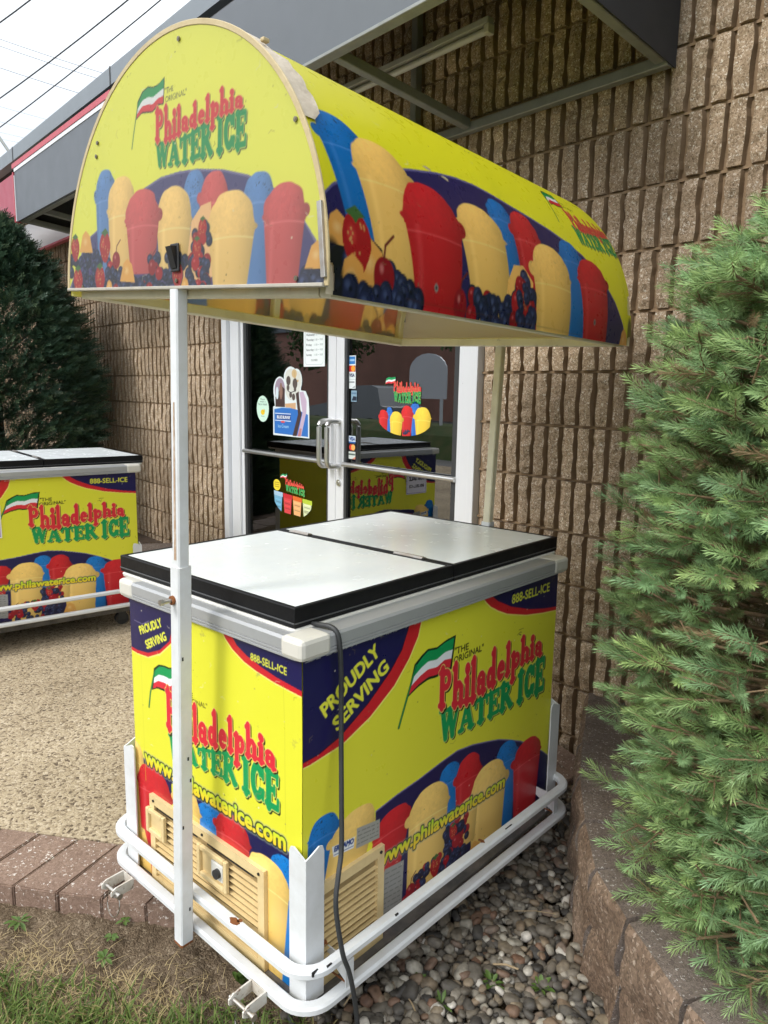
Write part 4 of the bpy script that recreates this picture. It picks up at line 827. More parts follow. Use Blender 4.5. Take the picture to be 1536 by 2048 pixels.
def st_hours(A, w, h):
    A.C[:] = lin((226, 234, 236)); B = lin((52, 62, 72)); G = lin((110, 130, 138)); days = ['Monday', 'Tuesday', 'Wednesday', 'Thursday', 'Friday', 'Saturday', 'Sunday']
    A.line([(.016, h), (.016, .022), (.03, .012), (w-.03, .012), (w-.016, .022), (w-.016, h)], .0012, G)
    for i, d in enumerate(days):
        z = h-.030-i*.0265; A.text(d, (.026, z), (.026+.0085*len(d), z), .0115, B, .05); A.text('11:00', (.098, z), (.128, z), .0105, G, .03); A.text('9:00', (.15, z), (.176, z), .0105, G, .03); A.line([(.135, z+.005), (.142, z+.005)], .002, G)
    A.text('CLOSED', (w*.36, .030), (w*.66, .030), .010, B, .05)
sticker(dl, 2.232, 2.036, 1.553, 1.80, st_hours)
def st_oval(A, w, h):
    A.C[:] = lin((196, 226, 210)); T = lin((60, 90, 84))
    A.text('Please', (w*.33, h*.83), (w*.67, h*.83), .011, T, .03); A.text('wear a', (w*.27, h*.74), (w*.73, h*.74), .012, T, .03); A.text('face mask', (w*.14, h*.635), (w*.86, h*.635), .014, T, .03)
    A.ell(w*.5, h*.37, .022, .016, lin((226, 190, 30))); A.ell(w*.6, h*.42, .01, .009, lin((226, 190, 30))); A.line([(w*.5, h*.40), (w*.62, h*.40), (w*.64, h*.5)], .0022, lin((150, 160, 60))); A.text('thanks', (w*.36, h*.2), (w*.64, h*.2), .007, T, .02)
    return ellmask(A, w/2, h/2, w/2, h/2)
sticker(dl, 2.728, 2.592, 1.232, 1.388, st_oval)
def st_cream(A, w, h):
    A.C[:] = lin((212, 222, 226)); BL = lin((46, 108, 186)); CH_ = lin((66, 48, 46)); PK = lin((186, 166, 190)); out = np.maximum.reduce([polymask(A, [(0, 0), (w, -.01), (w, h*.42), (w*.98, h*.56), (w*.90, h*.66), (w*.74, h*.67), (.0, h*.42)]), ellmask(A, w*.20, h*.66, w*.19, h*.20), ellmask(A, w*.20, h*.56, w*.17, h*.25), ellmask(A, w*.50, h*.84, w*.19, h*.16), ellmask(A, w*.66, h*.80, w*.15, h*.17), polymask(A, [(w*.35, h*.4), (w*.34, h*.9), (w*.8, h*.85), (w*.76, h*.5)])])
    A.ell(w*.20, h*.67, w*.145, h*.165, lin((150, 134, 152))); A.poly([(w*.07, h*.42), (w*.34, h*.42), (w*.34, h*.68), (w*.26, h*.72), (w*.07, h*.56)], CH_); A.ell(w*.23, h*.65, w*.045, h*.12, lin((134, 104, 92))); A.ell(w*.12, h*.62, w*.04, h*.09, lin((200, 214, 222)))
    for cx, cz, a_, b_ in ((.5, .85, .15, .115), (.67, .80, .12, .14), (.55, .68, .2, .16)): A.ell(w*cx, h*cz, w*a_, h*b_, lin((204, 206, 200)))
    A.ell(w*.60, h*.90, w*.07, h*.06, lin((196, 170, 128))); A.line([(w*.6, h*.92), (w*.64, h*.78), (w*.7, h*.8)], .012, lin((190, 160, 110)))
    for cx, cz, r_ in ((.44, .80, .022), (.62, .76, .024), (.43, .70, .014), (.5, .60, .014), (.62, .68, .012), (.58, .57, .016)): A.ell(w*cx, h*cz, r_, r_*1.2, lin((82, 72, 68)))
    A.line([(w*.42, h*.66), (w*.5, h*.63), (w*.64, h*.66)], .005, lin((50, 46, 50)))
    A.poly([(w*.36, h*.40), (w*.34, h*.47), (w*.64, h*.49), (w*.64, h*.36)], lin((198, 160, 124)))
    A.poly([(w*.035, h*.03), (w*.965, h*.02), (w*.965, h*.33), (w*.7, h*.39), (w*.5, h*.41), (w*.25, h*.41), (w*.035, h*.385)], BL); A.line([(w*.04, h*.385), (w*.25, h*.412), (w*.5, h*.412)], .004, lin((140, 180, 214)))
    A.poly([(w*.55, h*.015), (w*.70, h*.33), (w*.64, h*.62), (w*.72, h*.65), (w*.76, h*.40), (w*.80, h*.34), (w*.66, h*.015)], CH_); A.poly([(w*.68, h*.015), (w*.82, h*.35), (w*.74, h*.64), (w*.84, h*.65), (w*.93, h*.52), (w*.92, h*.36), (w*.78, h*.015)], PK); A.poly([(w*.69, h*.015), (w*.74, h*.13), (w*.80, h*.13), (w*.77, h*.015)], lin((180, 120, 124)))
    A.poly([(w*.10, h*.235), (w*.50, h*.235), (w*.50, h*.31), (w*.10, h*.31)], lin((30, 62, 130))); A.text('BLUE BUNNY', (w*.115, h*.252), (w*.485, h*.252), .017, WHT, .05); A.line([(w*.06, h*.325), (w*.5, h*.325)], .0035, WHT); A.line([(w*.06, h*.222), (w*.5, h*.222)], .0035, WHT); A.ell(w*.28, h*.205, .022, .006, lin((206, 70, 70)))
    A.text('Ice Cream', (w*.14, h*.12), (w*.44, h*.12), .018, lin((150, 196, 230)), .03)
    return out
sticker(dl, 2.545, 2.178, 1.160, 1.556, st_cream)
def st_cards(A, w, h):
    A.C[:] = lin((216, 224, 228)); A.poly([(w*.1, h*.74), (w*.9, h*.74), (w*.9, h*.97), (w*.1, h*.97)], lin((40, 116, 190))); A.line([(w*.25, h*.86), (w*.75, h*.86)], .01, lin((150, 190, 225)))
    A.poly([(.002, h*.51), (w-.002, h*.51), (w-.002, h*.70), (.002, h*.70)], lin((150, 36, 40))); A.ell(w*.38, h*.605, w*.26, w*.26, lin((206, 40, 44))); A.ell(w*.64, h*.605, w*.26, w*.26, lin((236, 160, 50)))
    A.text('VISA', (w*.16, h*.36), (w*.84, h*.36), .016, lin((34, 44, 90)), .08); A.line([(0, h*.28), (w, h*.28)], .0015, lin((150, 160, 170))); A.line([(w*.15, h*.2), (w*.8, h*.2)], .006, lin((100, 108, 116))); A.poly([(w*.5, .004), (w*.9, .004), (w*.9, h*.09)], lin((140, 150, 160)))
sticker(dr, 1.833, 1.773, 1.438, 1.604, st_cards); sticker(dl, 2.004, 1.980, 1.385, 1.562, lambda A, w, h: st_cards(A, .06, h))
def st_cards2(A, w, h):
    A.C[:] = lin((30, 32, 36)); A.poly([(.003, h*.68), (w-.003, h*.68), (w-.003, h*.98), (.003, h*.98)], lin((206, 222, 236))); A.poly([(.003, h*.68), (w-.003, h*.68), (w-.003, h*.75), (.003, h*.75)], lin((40, 90, 160))); A.text('VISA', (w*.12, h*.79), (w*.88, h*.79), .018, lin((30, 60, 130)), .09)
    A.ell(w*.36, h*.51, w*.26, w*.26, lin((206, 60, 50))); A.ell(w*.64, h*.51, w*.26, w*.26, lin((240, 170, 90))); A.poly([(.003, h*.03), (w-.003, h*.03), (w-.003, h*.33), (.003, h*.33)], lin((200, 208, 204))); A.line([(w*.12, h*.22), (w*.85, h*.22)], .009, lin((90, 106, 100))); A.poly([(w*.5, h*.03), (w-.003, h*.03), (w-.003, h*.14)], lin((214, 130, 110)))
sticker(dr, 1.826, 1.766, 1.073, 1.198, st_cards2)
def st_small(A, w, h):
    A.C[:] = lin((126, 156, 178)); A.poly([(w*.1, h*.1), (w*.95, h*.1), (w*.95, h*.45), (w*.4, h*.5)], lin((22, 34, 54))); A.line([(w*.15, h*.75), (w*.85, h*.75)], .008, lin((90, 120, 150)))
sticker(dr, 1.808, 1.762, 1.372, 1.428, st_small)
def st_logo(A, w, h):
    A.C[:] = (.02, .02, .022); A.alpha[:] = 0
    B = A.C.copy()
    logo(A, ([w*.26, w*.4, w*.55, w*.7, w*.85, w], [h*.80, h*.80, h*.76, h*.76, h*.76, h*.72], [h*.50, h*.44, h*.44, h*.46, h*.48, h*.48]),
         ([w*.27, w*.45, w*.65, w*.85, w], [h*.44, h*.40, h*.42, h*.45, h*.45], [h*.12, h*.06, h*.05, h*.03, h*.01]),
         dict(top=[(w*.05, h*.93), (w*.12, h*.99), (w*.2, h*.97), (w*.31, h)], bot=[(w*.03, h*.72), (w*.12, h*.76), (w*.2, h*.74), (w*.3, h*.80)]), [(w*.05, h*.93), (w*.0, h*.6)], (((w*.34, h*.9), (w*.38, h*.9)), ((w*.34, h*.86), (w*.42, h*.86))), .005)
    return (np.abs(A.C-B).max(-1) > .004).astype(float)
sticker(dr, 1.548, 1.291, 1.372, 1.496, st_logo, res=800)
def st_cups(A, w, h):
    A.C[:] = (.02, .02, .022); B = A.C.copy(); R2 = lin((206, 40, 44)); B2 = lin((46, 110, 200)); Y2 = lin((240, 204, 70))
    A.cup(w*.22, h*.82, w*.07, h*.6, -.02, w*.05, B2, seed=61); A.cup(w*.70, h, w*.085, h*.74, -.02, w*.06, B2, seed=62); A.cup(w*.55, h*.88, w*.115, h*.58, -.02, w*.08, R2, seed=63); A.cup(w*.10, h*.73, w*.095, h*.5, -.02, w*.08, R2, seed=64); A.cup(w*.35, h*.70, w*.13, h*.42, -.02, w*.10, Y2, seed=65); A.cup(w*.84, h*.85, w*.155, h*.52, -.02, w*.11, Y2, seed=66)
    for _ in range(14): A.berry(w*random.uniform(.47, .62), h*random.uniform(.05, .16), .006, random.choice(['red', 'blue']))
    m_ = (np.abs(A.C-B).max(-1) > .004); return (m_ & (((A.X-w*.5)/(w*.52))**2+((np.minimum(A.Z, h*.55)-h*.55)/(h*.55))**2 < 1)).astype(float)
sticker(dr, 1.590, 1.216, 1.218, 1.382, st_cups, res=800)
def st_pint(A, w, h):
    A.C[:] = (.02, .02, .022); B = A.C.copy(); A.ell(w*.09, h*.67, w*.10, h*.14, lin((226, 206, 60)))
    for k in range(3): A.line([(w*.03, h*(.73-.05*k)), (w*.15, h*(.73-.05*k))], .004, lin((150, 120, 30)))
    for i, (c1, c2) in enumerate(((lin((160, 190, 214)), lin((110, 166, 196))), (lin((190, 44, 52)), lin((206, 70, 74))), (lin((214, 104, 44)), lin((226, 170, 116))), (lin((176, 196, 60)), lin((206, 214, 170))))):
        x = w*(.01+.25*i); A.poly([(x, h*.50-i*h*.02), (x+w*.23, h*.48-i*h*.02), (x+w*.20, h*.02), (x+w*.03, h*.03)], c2); A.poly([(x-.002, h*.53-i*h*.02), (x+w*.24, h*.51-i*h*.02), (x+w*.24, h*.40-i*h*.02), (x, h*.42-i*h*.02)], c1)
        for k in range(4): A.line([(x+w*.05, h*(.33-.06*k)), (x+w*.18, h*(.32-.06*k))], .006, np.array(c2)*(.55 if k % 2 else 1.25))
    A.text('Lemon', (w*.80, h*.17), (w*.94, h*.16), .012, lin((40, 50, 40)), .04)
    logo(A, ([w*.32, w*.45, w*.6, w*.8], [h*.86, h*.84, h*.82, h*.79], [h*.74, h*.72, h*.72, h*.70]), ([w*.33, w*.5, w*.65, w*.82], [h*.71, h*.68, h*.68, h*.66], [h*.58, h*.56, h*.55, h*.52]), dict(top=[(w*.2, h*.93), (w*.26, h*.97), (w*.32, h*.95), (w*.36, h)], bot=[(w*.18, h*.85), (w*.26, h*.88), (w*.31, h*.86), (w*.36, h*.89)]), [(w*.2, h*.93), (w*.17, h*.8)], (((w*.4, h*.9), (w*.41, h*.9)), ((w*.4, h*.9), (w*.41, h*.9))), .003)
    m_ = (np.abs(A.C-B).max(-1) > .004); return (m_ & ((A.Z > h*.5) | (((A.X-w*.5)/(w*.53))**2+((A.Z-h*.5)/(h*.55))**2 < 1))).astype(float)
sticker(dl, 2.545, 2.150, .700, .945, st_pint, res=800)

# ------------------------------------------------------------------ awning and its lamp
aw = empty('awning', (XW, 0, 2.5)); tag(aw, 'long grey box awning on the block wall above the doors', 'awning')
def aloc(P): return [(x-XW, y, z-2.5) for x, y, z in P]
AY0, AY1, AX, AZ0, AZ1 = .125, 4.55, .80, 2.548, 2.920
m_ = MB(); m_.hexa(aloc([(AX, AY0, AZ0), (AX+.004, AY0, AZ0), (AX+.004, 2.815, AZ0), (AX, 2.815, AZ0), (AX, AY0, AZ1), (AX+.004, AY0, AZ1), (AX+.004, 2.815, AZ1), (AX, 2.815, AZ1)])); m_.build('front_panel', AWN_GREY, aw)
m_ = MB(); m_.hexa(aloc([(AX-.012, 2.819, AZ0-.002), (AX+.004, 2.819, AZ0-.002), (AX+.004, AY1, AZ0-.002), (AX-.012, AY1, AZ0-.002), (AX-.012, 2.819, AZ1-.030), (AX+.004, 2.819, AZ1-.030), (AX+.004, AY1, AZ1-.030), (AX-.012, AY1, AZ1-.030)])); sgn = m_.build('sign_panel', AWN_GREY, aw)
m_ = MB(); m_.box(*[aloc([q])[0] for q in ((AX-.02, 2.805, AZ1-.026), (AX+.10, AY1+.03, AZ1+.004))]); m_.box(*[aloc([q])[0] for q in ((AX-.02, AY1+.012, AZ0-.005), (AX+.02, AY1+.03, AZ1-.049))]); m_.build('red_border', RED_TRIM, sgn)
m_ = MB(); m_.box(*[aloc([q])[0] for q in ((AX-.016, 2.83, AZ1-.050), (AX-.012, AY1, AZ1-.027))]); m_.box(*[aloc([q])[0] for q in ((AX-.016, AY1-.002, AZ0), (AX-.0125, AY1+.011, AZ1-.0725))]); m_.build('white_strip', ALU, sgn)
m_ = MB(); m_.hexa(aloc([(AX+.004, AY0, AZ0), (XW-.004, AY0, 2.462), (XW-.004, AY0+.004, 2.462), (AX+.004, AY0+.004, AZ0), (AX+.004, AY0, AZ1), (XW-.004, AY0, 3.12), (XW-.004, AY0+.004, 3.12), (AX+.004, AY0+.004, AZ1)])); m_.build('end_panel', AWN_DARK, aw)
m_ = MB(); m_.hexa(aloc([(AX+.004, AY1-.004, AZ0), (XW-.004, AY1-.004, 2.47), (XW-.004, AY1, 2.47), (AX+.004, AY1, AZ0), (AX+.004, AY1-.004, AZ1), (XW-.004, AY1-.004, 3.12), (XW-.004, AY1, 3.12), (AX+.004, AY1, AZ1)])); m_.build('end_panel', AWN_DARK, aw)
m_ = MB(); m_.hexa(aloc([(AX+.001, AY0, AZ1), (XW-.004, AY0, 3.12), (XW-.004, AY1, 3.12), (AX+.001, AY1, AZ1), (AX+.001, AY0, AZ1+.004), (XW-.004, AY0, 3.124), (XW-.004, AY1, 3.124), (AX+.001, AY1, AZ1+.004)])); m_.build('top_panel', AWN_DARK, aw)
def bar(a, b, w=.036, nm='frame_bar'):
    m_ = MB(); m_.sweep(aloc([a, b]), rectprof(w, w, .003)); return m_.build(nm, GALV, aw)
bar((AX+.026, AY0+.005, AZ0+.012), (AX+.026, AY1-.005, AZ0+.012)); bar((XW-.03, AY0+.005, 2.480), (XW-.03, AY1-.005, 2.480))
for y in (AY0+.03, .985, 2.05, 3.1, 4.15, AY1-.03):
    bar((AX+.046, y, AZ0+.012), (XW-.05, y, 2.49)); 
for y in (1.31, 3.2): bar((XW-.03, y, 2.50), (XW-.03, y, 3.11))
m_ = MB(); m_.sweep(aloc([(AX-.001, AY0, AZ0-.004), (AX-.001, 2.815, AZ0-.004)]), rectprof(.012, .012, .002)); m_.build('edge_strip', GALV, aw)
fl = empty('fluorescent_lamp', (1.44, 1.4, 2.77)); tag(fl, 'unlit fluorescent tube fixture mounted under the awning by the wall', 'lamp')
m_ = MB(); m_.bbox((-.017, -.58, .015), (.017, .62, .04), .004); m_.build('housing', mat('dull_white_enamel', (.45, .45, .42), .5, noise=.4, nscale=9, ncol=(.3, .3, .27)), fl)
m_ = MB(); m_.tube([(0, -.56, -.004), (0, .60, -.004)], .013, 14); m_.build('tube', mat('unlit_tube', (.62, .62, .58), .3, noise=.2), fl, True)
for y in (-.585, .60): m_ = MB(); m_.bbox((-.018, y, -.02), (.018, y+.025, .0149), .004); m_.build('end_cap', CAP_PLASTIC, fl)

# ------------------------------------------------------------------ neighbour's signage beyond the awning
nb = empty('red_sign_cabinet', (1.3, 5.5, 2.7)); tag(nb, 'dark red sign cabinet on the wall beyond the grey awning', 'sign')
m_ = MB(); m_.bbox((-.28, -.13, .06), (-.20, 2.2, .37), .01); m_.build('cabinet', RED_TRIM, nb)
m_ = MB(); m_.box((-.285, -.10, .06), (-.2805, 2.17, .37)); m_.build('face', mat('dark_red_face', (.33, .03, .06), .4, noise=.2, nscale=4), nb)
n2 = empty('white_sign_board', (1.48, 5.6, 2.6)); tag(n2, 'white board with a red lower strip behind the clipped dark bush', 'sign')
m_ = MB(); m_.bbox((-.02, -.18, .08), (.02, 1.6, .34), .004); m_.build('panel', ALU, n2)
m_ = MB(); m_.box((-.025, -.18, .06), (.02, 1.6, .078)); m_.build('lower_strip', RED_TRIM, n2)

# ------------------------------------------------------------------ overhead wires
WIRE = mat('wire_insulation', (.05, .052, .055), .6); WIREB = mat('far_wire', (.16, .17, .19), .7)
def pix(x, y, dist):
    d = fw+(x-768)/1474.05*rt-(y-1024)/1474.05*up; return CAMP+d*dist
for k, (a, b, da, db, r_, lb) in enumerate((((-60, 87), (420, -310), 13, 9, .012, 'thick dark wire cutting the top left corner of the sky'), ((-60, 238), (520, -225), 14, 9, .011, 'upper of the two thick wires running down to the left over the roof'), ((-60, 298), (620, -258), 14, 9, .0095, 'lower of the two thick wires running down to the left over the roof'),
    ((-90, 46), (420, 208), 24, 24, .008, 'topmost of the thin wires crossing the sky to the roof'), ((-90, 60), (420, 222), 24, 24, .008, 'second thin wire, just below the topmost one'), ((-90, 105), (420, 260), 26, 26, .009, 'third thin wire crossing the sky to the roof'), ((-90, 187), (420, 320), 34, 34, .006, 'fourth faint wire above the roof edge'), ((-90, 220), (420, 340), 36, 36, .005, 'fifth faint wire above the roof edge'), ((-90, 243), (420, 352), 38, 38, .005, 'sixth faint wire above the roof edge'), ((-90, 258), (420, 356), 40, 40, .005, 'lowest faint wire above the roof edge'))):
    p0, p1 = pix(*a, da), pix(*b, db); P = [p0+(p1-p0)*t_-np.array([0, 0, .10*4*t_*(1-t_)]) for t_ in np.linspace(0, 1, 9)]
    m_ = MB(); m_.tube(P, r_, 6); tag(m_.build('power_line', WIRE if k < 3 else WIREB, smooth=True), lb, 'power line', 'overhead wires in the sky')
m_ = MB(); m_.tube([pix(-40, 218, 9.5), pix(24, 312, 9.5)], .02, 8); tag(m_.build('conduit_arm', GALV, smooth=True), 'short slanted metal arm at the left end of the roof edge', 'mast arm')

# ------------------------------------------------------------------ freezer carts
ART_LONG = art_long(); ART_SHORT = art_short()
CY = rad(7.232)
def lbl(o, s): o['label'] = s; return o
def build_cart(loc, rz, label, low=False):
    ct = empty('freezer_cart', loc, rz); tag(ct, label, 'freezer cart')
    bx0, by0, bx1, by1, zb0, zb1 = -.018, -.043, 1.016, .613, .15, .902
    m_ = MB(); m_.bbox((bx0+.003, by0+.003, zb0), (bx1-.003, by1-.003, zb1-.004), .008); cab = m_.build('cabinet', mat('cabinet_sheet', (.70, .70, .05), .4, noise=.3, nscale=8, ncol=(.6, .58, .1)), ct)
    AL = ART_LONG if not low else ART_LONG[::2, ::2]
    # printed vinyl, gently buckled
    def wrapL(u, v): x = bx0+u*(bx1-bx0); z = .14+v*(.903-.14); return np.stack([x, by0-.0012*vnoise(x, z, 5, 5)-.0004, z], -1)
    o = grid_mesh('printed_wrap', AL, wrapL, PRINT, cab); lbl(o, 'long side print with logo, web address and cups of coloured ice')
    if not low:
        def wrapS(u, v): y = by1-u*(by1-by0); z = .14+v*(.903-.14); return np.stack([bx0-.0022*vnoise(y, z, 7, 6)-.0004, y, z], -1)
        lbl(grid_mesh('printed_wrap', ART_SHORT, wrapS, PRINT, cab), 'short end print with logo, phone number and web address')
        m_ = MB(); m_.box((bx0-.0035, by0-.0035, .60), (bx0+.001, by0-.0002, .9)); 
    m_ = MB(); m_.box((bx0+.001, by1-.0029, .14), (bx1-.001, by1+.001, .902)); m_.box((bx1-.0029, by0+.001, .14), (bx1+.001, by1-.004, .902)); m_.build('back_sheet', mat('plain_yellow_vinyl', tuple(YEL), .35, noise=.2), cab)
    # rim band with ribs, corner caps, lip under the lids
    m_ = MB(); P = rrect(bx0-.012, by0-.012, bx1+.020, by1+.014, .02, .924, 4)
    prof = [(-.012, -.022), (.006, -.022), (.006, -.018), (.0035, -.0165), (.006, -.015), (.006, -.011), (.0035, -.0095), (.006, -.008), (.006, .014), (.002, .020), (-.012, .020)]
    m_.sweep(P, prof, True); m_.build('rim_band', GRAY_BAND, cab)
    for x, sx in ((bx0-.012, 1), (bx1+.020, -1)):
        for y, sy in ((by0-.012, 1), (by1+.014, -1)):
            m_ = MB(); x1, y1 = x+sx*.075, y+sy*.058; m_.bbox((min(x-sx*.0085, x1), min(y-sy*.0085, y1), .9005), (max(x-sx*.0085, x1), max(y-sy*.0085, y1), .9462), .010); m_.build('corner_cap', CAP_PLASTIC, cab)
    m_ = MB(); m_.bbox((bx0-.008, by0-.008, .9385), (bx1+.016, by1+.010, .9436), .003); m_.build('rim_top', GRAY_BAND, cab)
    m_ = MB(); Q = rrect(.002, .002, 1.070, .675, .012, .9450, 4); m_.sweep(Q, [(-.014, -.006), (.006, -.006), (.008, .001), (.004, .0035), (-.014, .0035)], True); m_.build('rim_lip', mat('white_lip', (.70, .69, .64), .4, noise=.3), cab)
    # two lids
    for x0, x1 in ((0, .5375), (.5425, 1.08)):
        m_ = MB(); z0, z1 = .9495, .992; w = .011
        m_.sweep([(x0+w/2, w/2, (z0+z1)/2), (x1-w/2, w/2, (z0+z1)/2), (x1-w/2, .687-w/2, (z0+z1)/2), (x0+w/2, .687-w/2, (z0+z1)/2)], [(-w/2, -(z1-z0)/2), (w/2, -(z1-z0)/2), (w/2, (z1-z0)/2-.002), (w/2-.002, (z1-z0)/2), (-w/2, (z1-z0)/2)], True)
        ld = m_.build('lid', BLACK_TRIM, ct)
        m_ = MB(); m_.bbox((x0+w-.001, w-.001, z0+.004), (x1-w+.001, .687-w+.001, z1-.0015), .0015); m_.build('lid_top', LID_WHITE, ld)
        m_ = MB()
        m_.sweep([(x0, -.0012, z0+.010), (x1, -.0012, z0+.010)], rectprof(.002, .003, .0005)); m_.sweep([(x0-.0012, 0, z0+.010), (x0-.0012, .687, z0+.010)], rectprof(.002, .003, .0005)); m_.build('trim_bead', mat('grey_bead', (.07, .072, .075), .35), ld)
        if x0 > .5:
            for ya, yb in ((.10, .20), (.545, .63)):
                m_ = MB(); m_.bbox((x0-.010, ya, z1-.001), (x0+.012, yb, z1+.0022), .001); m_.cyl((x0-.0025, ya, z1+.002), (x0-.0025, yb, z1+.002), .0045, 10); m_.build('hinge', STEEL, ld)
    # louvred machine grilles
    def grille(axis, a0, a1, z0, z1, out):
        m_ = MB(); pos = (lambda a, d, z: (out-d, a, z)) if axis == 'y' else (lambda a, d, z: (a, out-d, z))
        def bx(a, b, d0, d1, za, zb):
            A_, B_ = pos(a, d0, za), pos(b, d1, zb); m_.box([min(A_[i], B_[i]) for i in range(3)], [max(A_[i], B_[i]) for i in range(3)])
        bx(a0, a0+.022, .001, .012, z0, z1); bx(a1-.022, a1, .001, .012, z0, z1); bx(a0+.022, a1-.022, .001, .012, z1-.024, z1); bx(a0+.022, a1-.022, .001, .012, z0, z0+.02)
        n_l = int((z1-z0-.05)/.0165)
        for i in range(n_l):
            z = z0+.026+i*.0165; P = [pos(a0+.0222, .0028, z+.001), pos(a1-.0222, .0028, z+.001), pos(a1-.0222, .0028, z+.0085), pos(a0+.0222, .0028, z+.0085), pos(a0+.0222, .0045, z), pos(a1-.0222, .0045, z), pos(a1-.0222, .0125, z+.0075), pos(a0+.0222, .0125, z+.0075)]
            m_.hexa(P)
        g_ = m_.build('vent_grille', CREAM_PLASTIC, cab); k_ = MB(); A_, B_ = pos(a0+.018, .0026, z0+.016), pos(a1-.018, .0034, z1-.02); k_.box([min(A_[i], B_[i]) for i in range(3)], [max(A_[i], B_[i]) for i in range(3)]); k_.build('dark_backing', mat('dirty_dark_back', (.36, .26, .12), .9, noise=.6, nscale=20, ncol=(.16, .11, .05)), g_)  # dirty backing, coloured dark so the gaps between slats read as shade
        return g_, pos
    g, pos = grille('x', -.012, .228, .14, .385, by0)
    m_ = MB(); m_.cyl((.215, by0-.012, .372), (.215, by0-.0145, .372), .004, 10); m_.build('screw', RUBBER, g)
    if not low:
        g, pos = grille('y', .070, .535, .14, .386, bx0)
        m_ = MB()
        for a in (.087, .30, .515): m_.cyl((bx0-.012, a, .374), (bx0-.0145, a, .374), .0035, 10)
        m_.box((bx0-.0128, .105, .357), (bx0-.0118, .28, .3605)); m_.box((bx0-.0128, .32, .357), (bx0-.0118, .50, .3605)); m_.build('screw_slot', BLACK, g)
        for (a, b, za, zb) in ((.195, .312, .272, .352), (.456, .540, .285, .352)):
            m_ = MB(); c = bx0-.012; m_.bbox((c-.010, a, za), (c, a+.012, zb), .002); m_.bbox((c-.010, b-.012, za), (c, b, zb), .002); m_.bbox((c-.010, a+.0125, zb-.012), (c, b-.0125, zb), .002); m_.bbox((c-.010, a+.0125, za), (c, b-.0125, za+.012), .002); m_.box((c-.0015, a+.01, za+.01), (c+.0005, b-.01, zb-.01)); m_.build('switch_bezel', CREAM_PLASTIC, g)
        m_ = MB(); m_.bbox((bx0-.021, .210, .292), (bx0-.0145, .255, .335), .003); kn = m_.build('thermostat_plate', mat('white_plate', (.7, .69, .64), .35), g)
        m_ = MB(); m_.cyl((bx0-.021, .226, .313), (bx0-.030, .226, .313), .0115, 18); m_.build('knob', RUBBER, kn, True)
    # bumper rails: rectangular tube bent round the cart
    UX0, UY0, UX1, UY1 = -.0746, -.116, 1.046, .711; w, h = .028, .021
    for z in (.249, .164):
        m_ = MB(); m_.sweep(rrect(UX0+w/2, UY0+w/2, UX1-w/2, UY1-w/2, .062, z-h/2, 9), rectprof(w, h, .005), True); o = m_.build('bumper_rail', WHITE_STEEL, ct, True); o.rotation_euler = (0, 0, rad(-.9))
    # welded struts between the rails
    for x in (.055, .955):
        m_ = MB(); m_.box((x-.012, UY0+.003, .163), (x+.012, UY0+.0065, .224)); m_.hexa([(x-.0035, UY0+.007, .165), (x-.0005, UY0+.007, .165), (x-.0005, -.045, .200), (x-.0035, -.045, .200), (x-.0035, UY0+.007, .222), (x-.0005, UY0+.007, .222), (x-.0005, -.045, .225), (x-.0035, -.045, .225)]); st = m_.build('strut', WHITE_STEEL, ct)
        m_ = MB(); m_.tube([(x-.002, UY0+.008, .1655), (x-.002, -.06, .1655)], .0022, 6); m_.build('rust_bead', RUST, st)
    # corner posts of angle iron with a notched top
    T = .0035; Wd = .052
    for (x, y, sx, sy) in ((-.032, -.0687, 1, 1), (1.030, -.0687, -1, 1), (-.032, .6529, 1, -1), (1.030, .6529, -1, -1)):
        m_ = MB(); zt, z0 = .49, .14
        for ax in (0, 1):
            prof = [(0, z0), (Wd, z0), (Wd, zt-.012), (Wd-.004, zt+.001), (Wd-.014, zt+.004), (.012, zt-.008), (0, zt-.012)]
            A_, B_ = [], []
            for a, z in prof:
                if ax == 0: A_.append((x+sx*a, y, z)); B_.append((x+sx*a, y+sy*T, z))
                else: A_.append((x, y+sy*(a if a > 0 else T*.99), z)); B_.append((x+sx*T, y+sy*(a if a > 0 else T*.99), z))
            n = len(prof); m_.add(A_+B_, [tuple(range(n)), tuple(range(n, 2*n))[::-1]]+[(i, (i+1) % n, n+(i+1) % n, n+i) for i in range(n)])
        m_.build('corner_post', WHITE_STEEL, ct)
    # base frame with grimy deck, casters
    m_ = MB(); m_.bbox((-.03, -.072, .128), (1.03, .655, .139), .002); m_.bbox((.02, -.02, .085), (.98, .58, .127), .004); m_.build('base_frame', mat('grimy_base', (.09, .085, .08), .8, noise=.7, nscale=14, ncol=(.22, .2, .18)), ct)
    for x, y in ((.07, .04), (.07, .54), (.93, .03), (.93, .54)):
        m_ = MB(); zb = 0.0 if y < .3 and not low else PZ; zb = zb if not low else 0; m_.bbox((x-.03, y-.03, .078), (x+.03, y+.03, .0845), .002); m_.box((x-.022, y-.020, zb+.03), (x+.022, y-.017, .078)); m_.box((x-.022, y+.017, zb+.03), (x+.022, y+.020, .078)); cs = m_.build('caster', mat('caster_fork', (.05, .05, .052), .5, metal=.3), ct)
        r_ = (.078-zb)*.48; m_ = MB(); m_.tube([(x, y-.014, zb+r_), (x, y-.010, zb+r_), (x, y+.010, zb+r_), (x, y+.014, zb+r_)], r_, 20); m_.build('wheel', RUBBER, cs, True)
    return ct
cart = build_cart((0, 0, 0), CY, 'yellow printed ice freezer cart on bumper rails under an arched advertising canopy')
cart2 = build_cart((-.14, 2.96, PZ), rad(-1.5), 'yellow printed ice freezer cart without canopy parked on the patio before a dark bush', low=True)

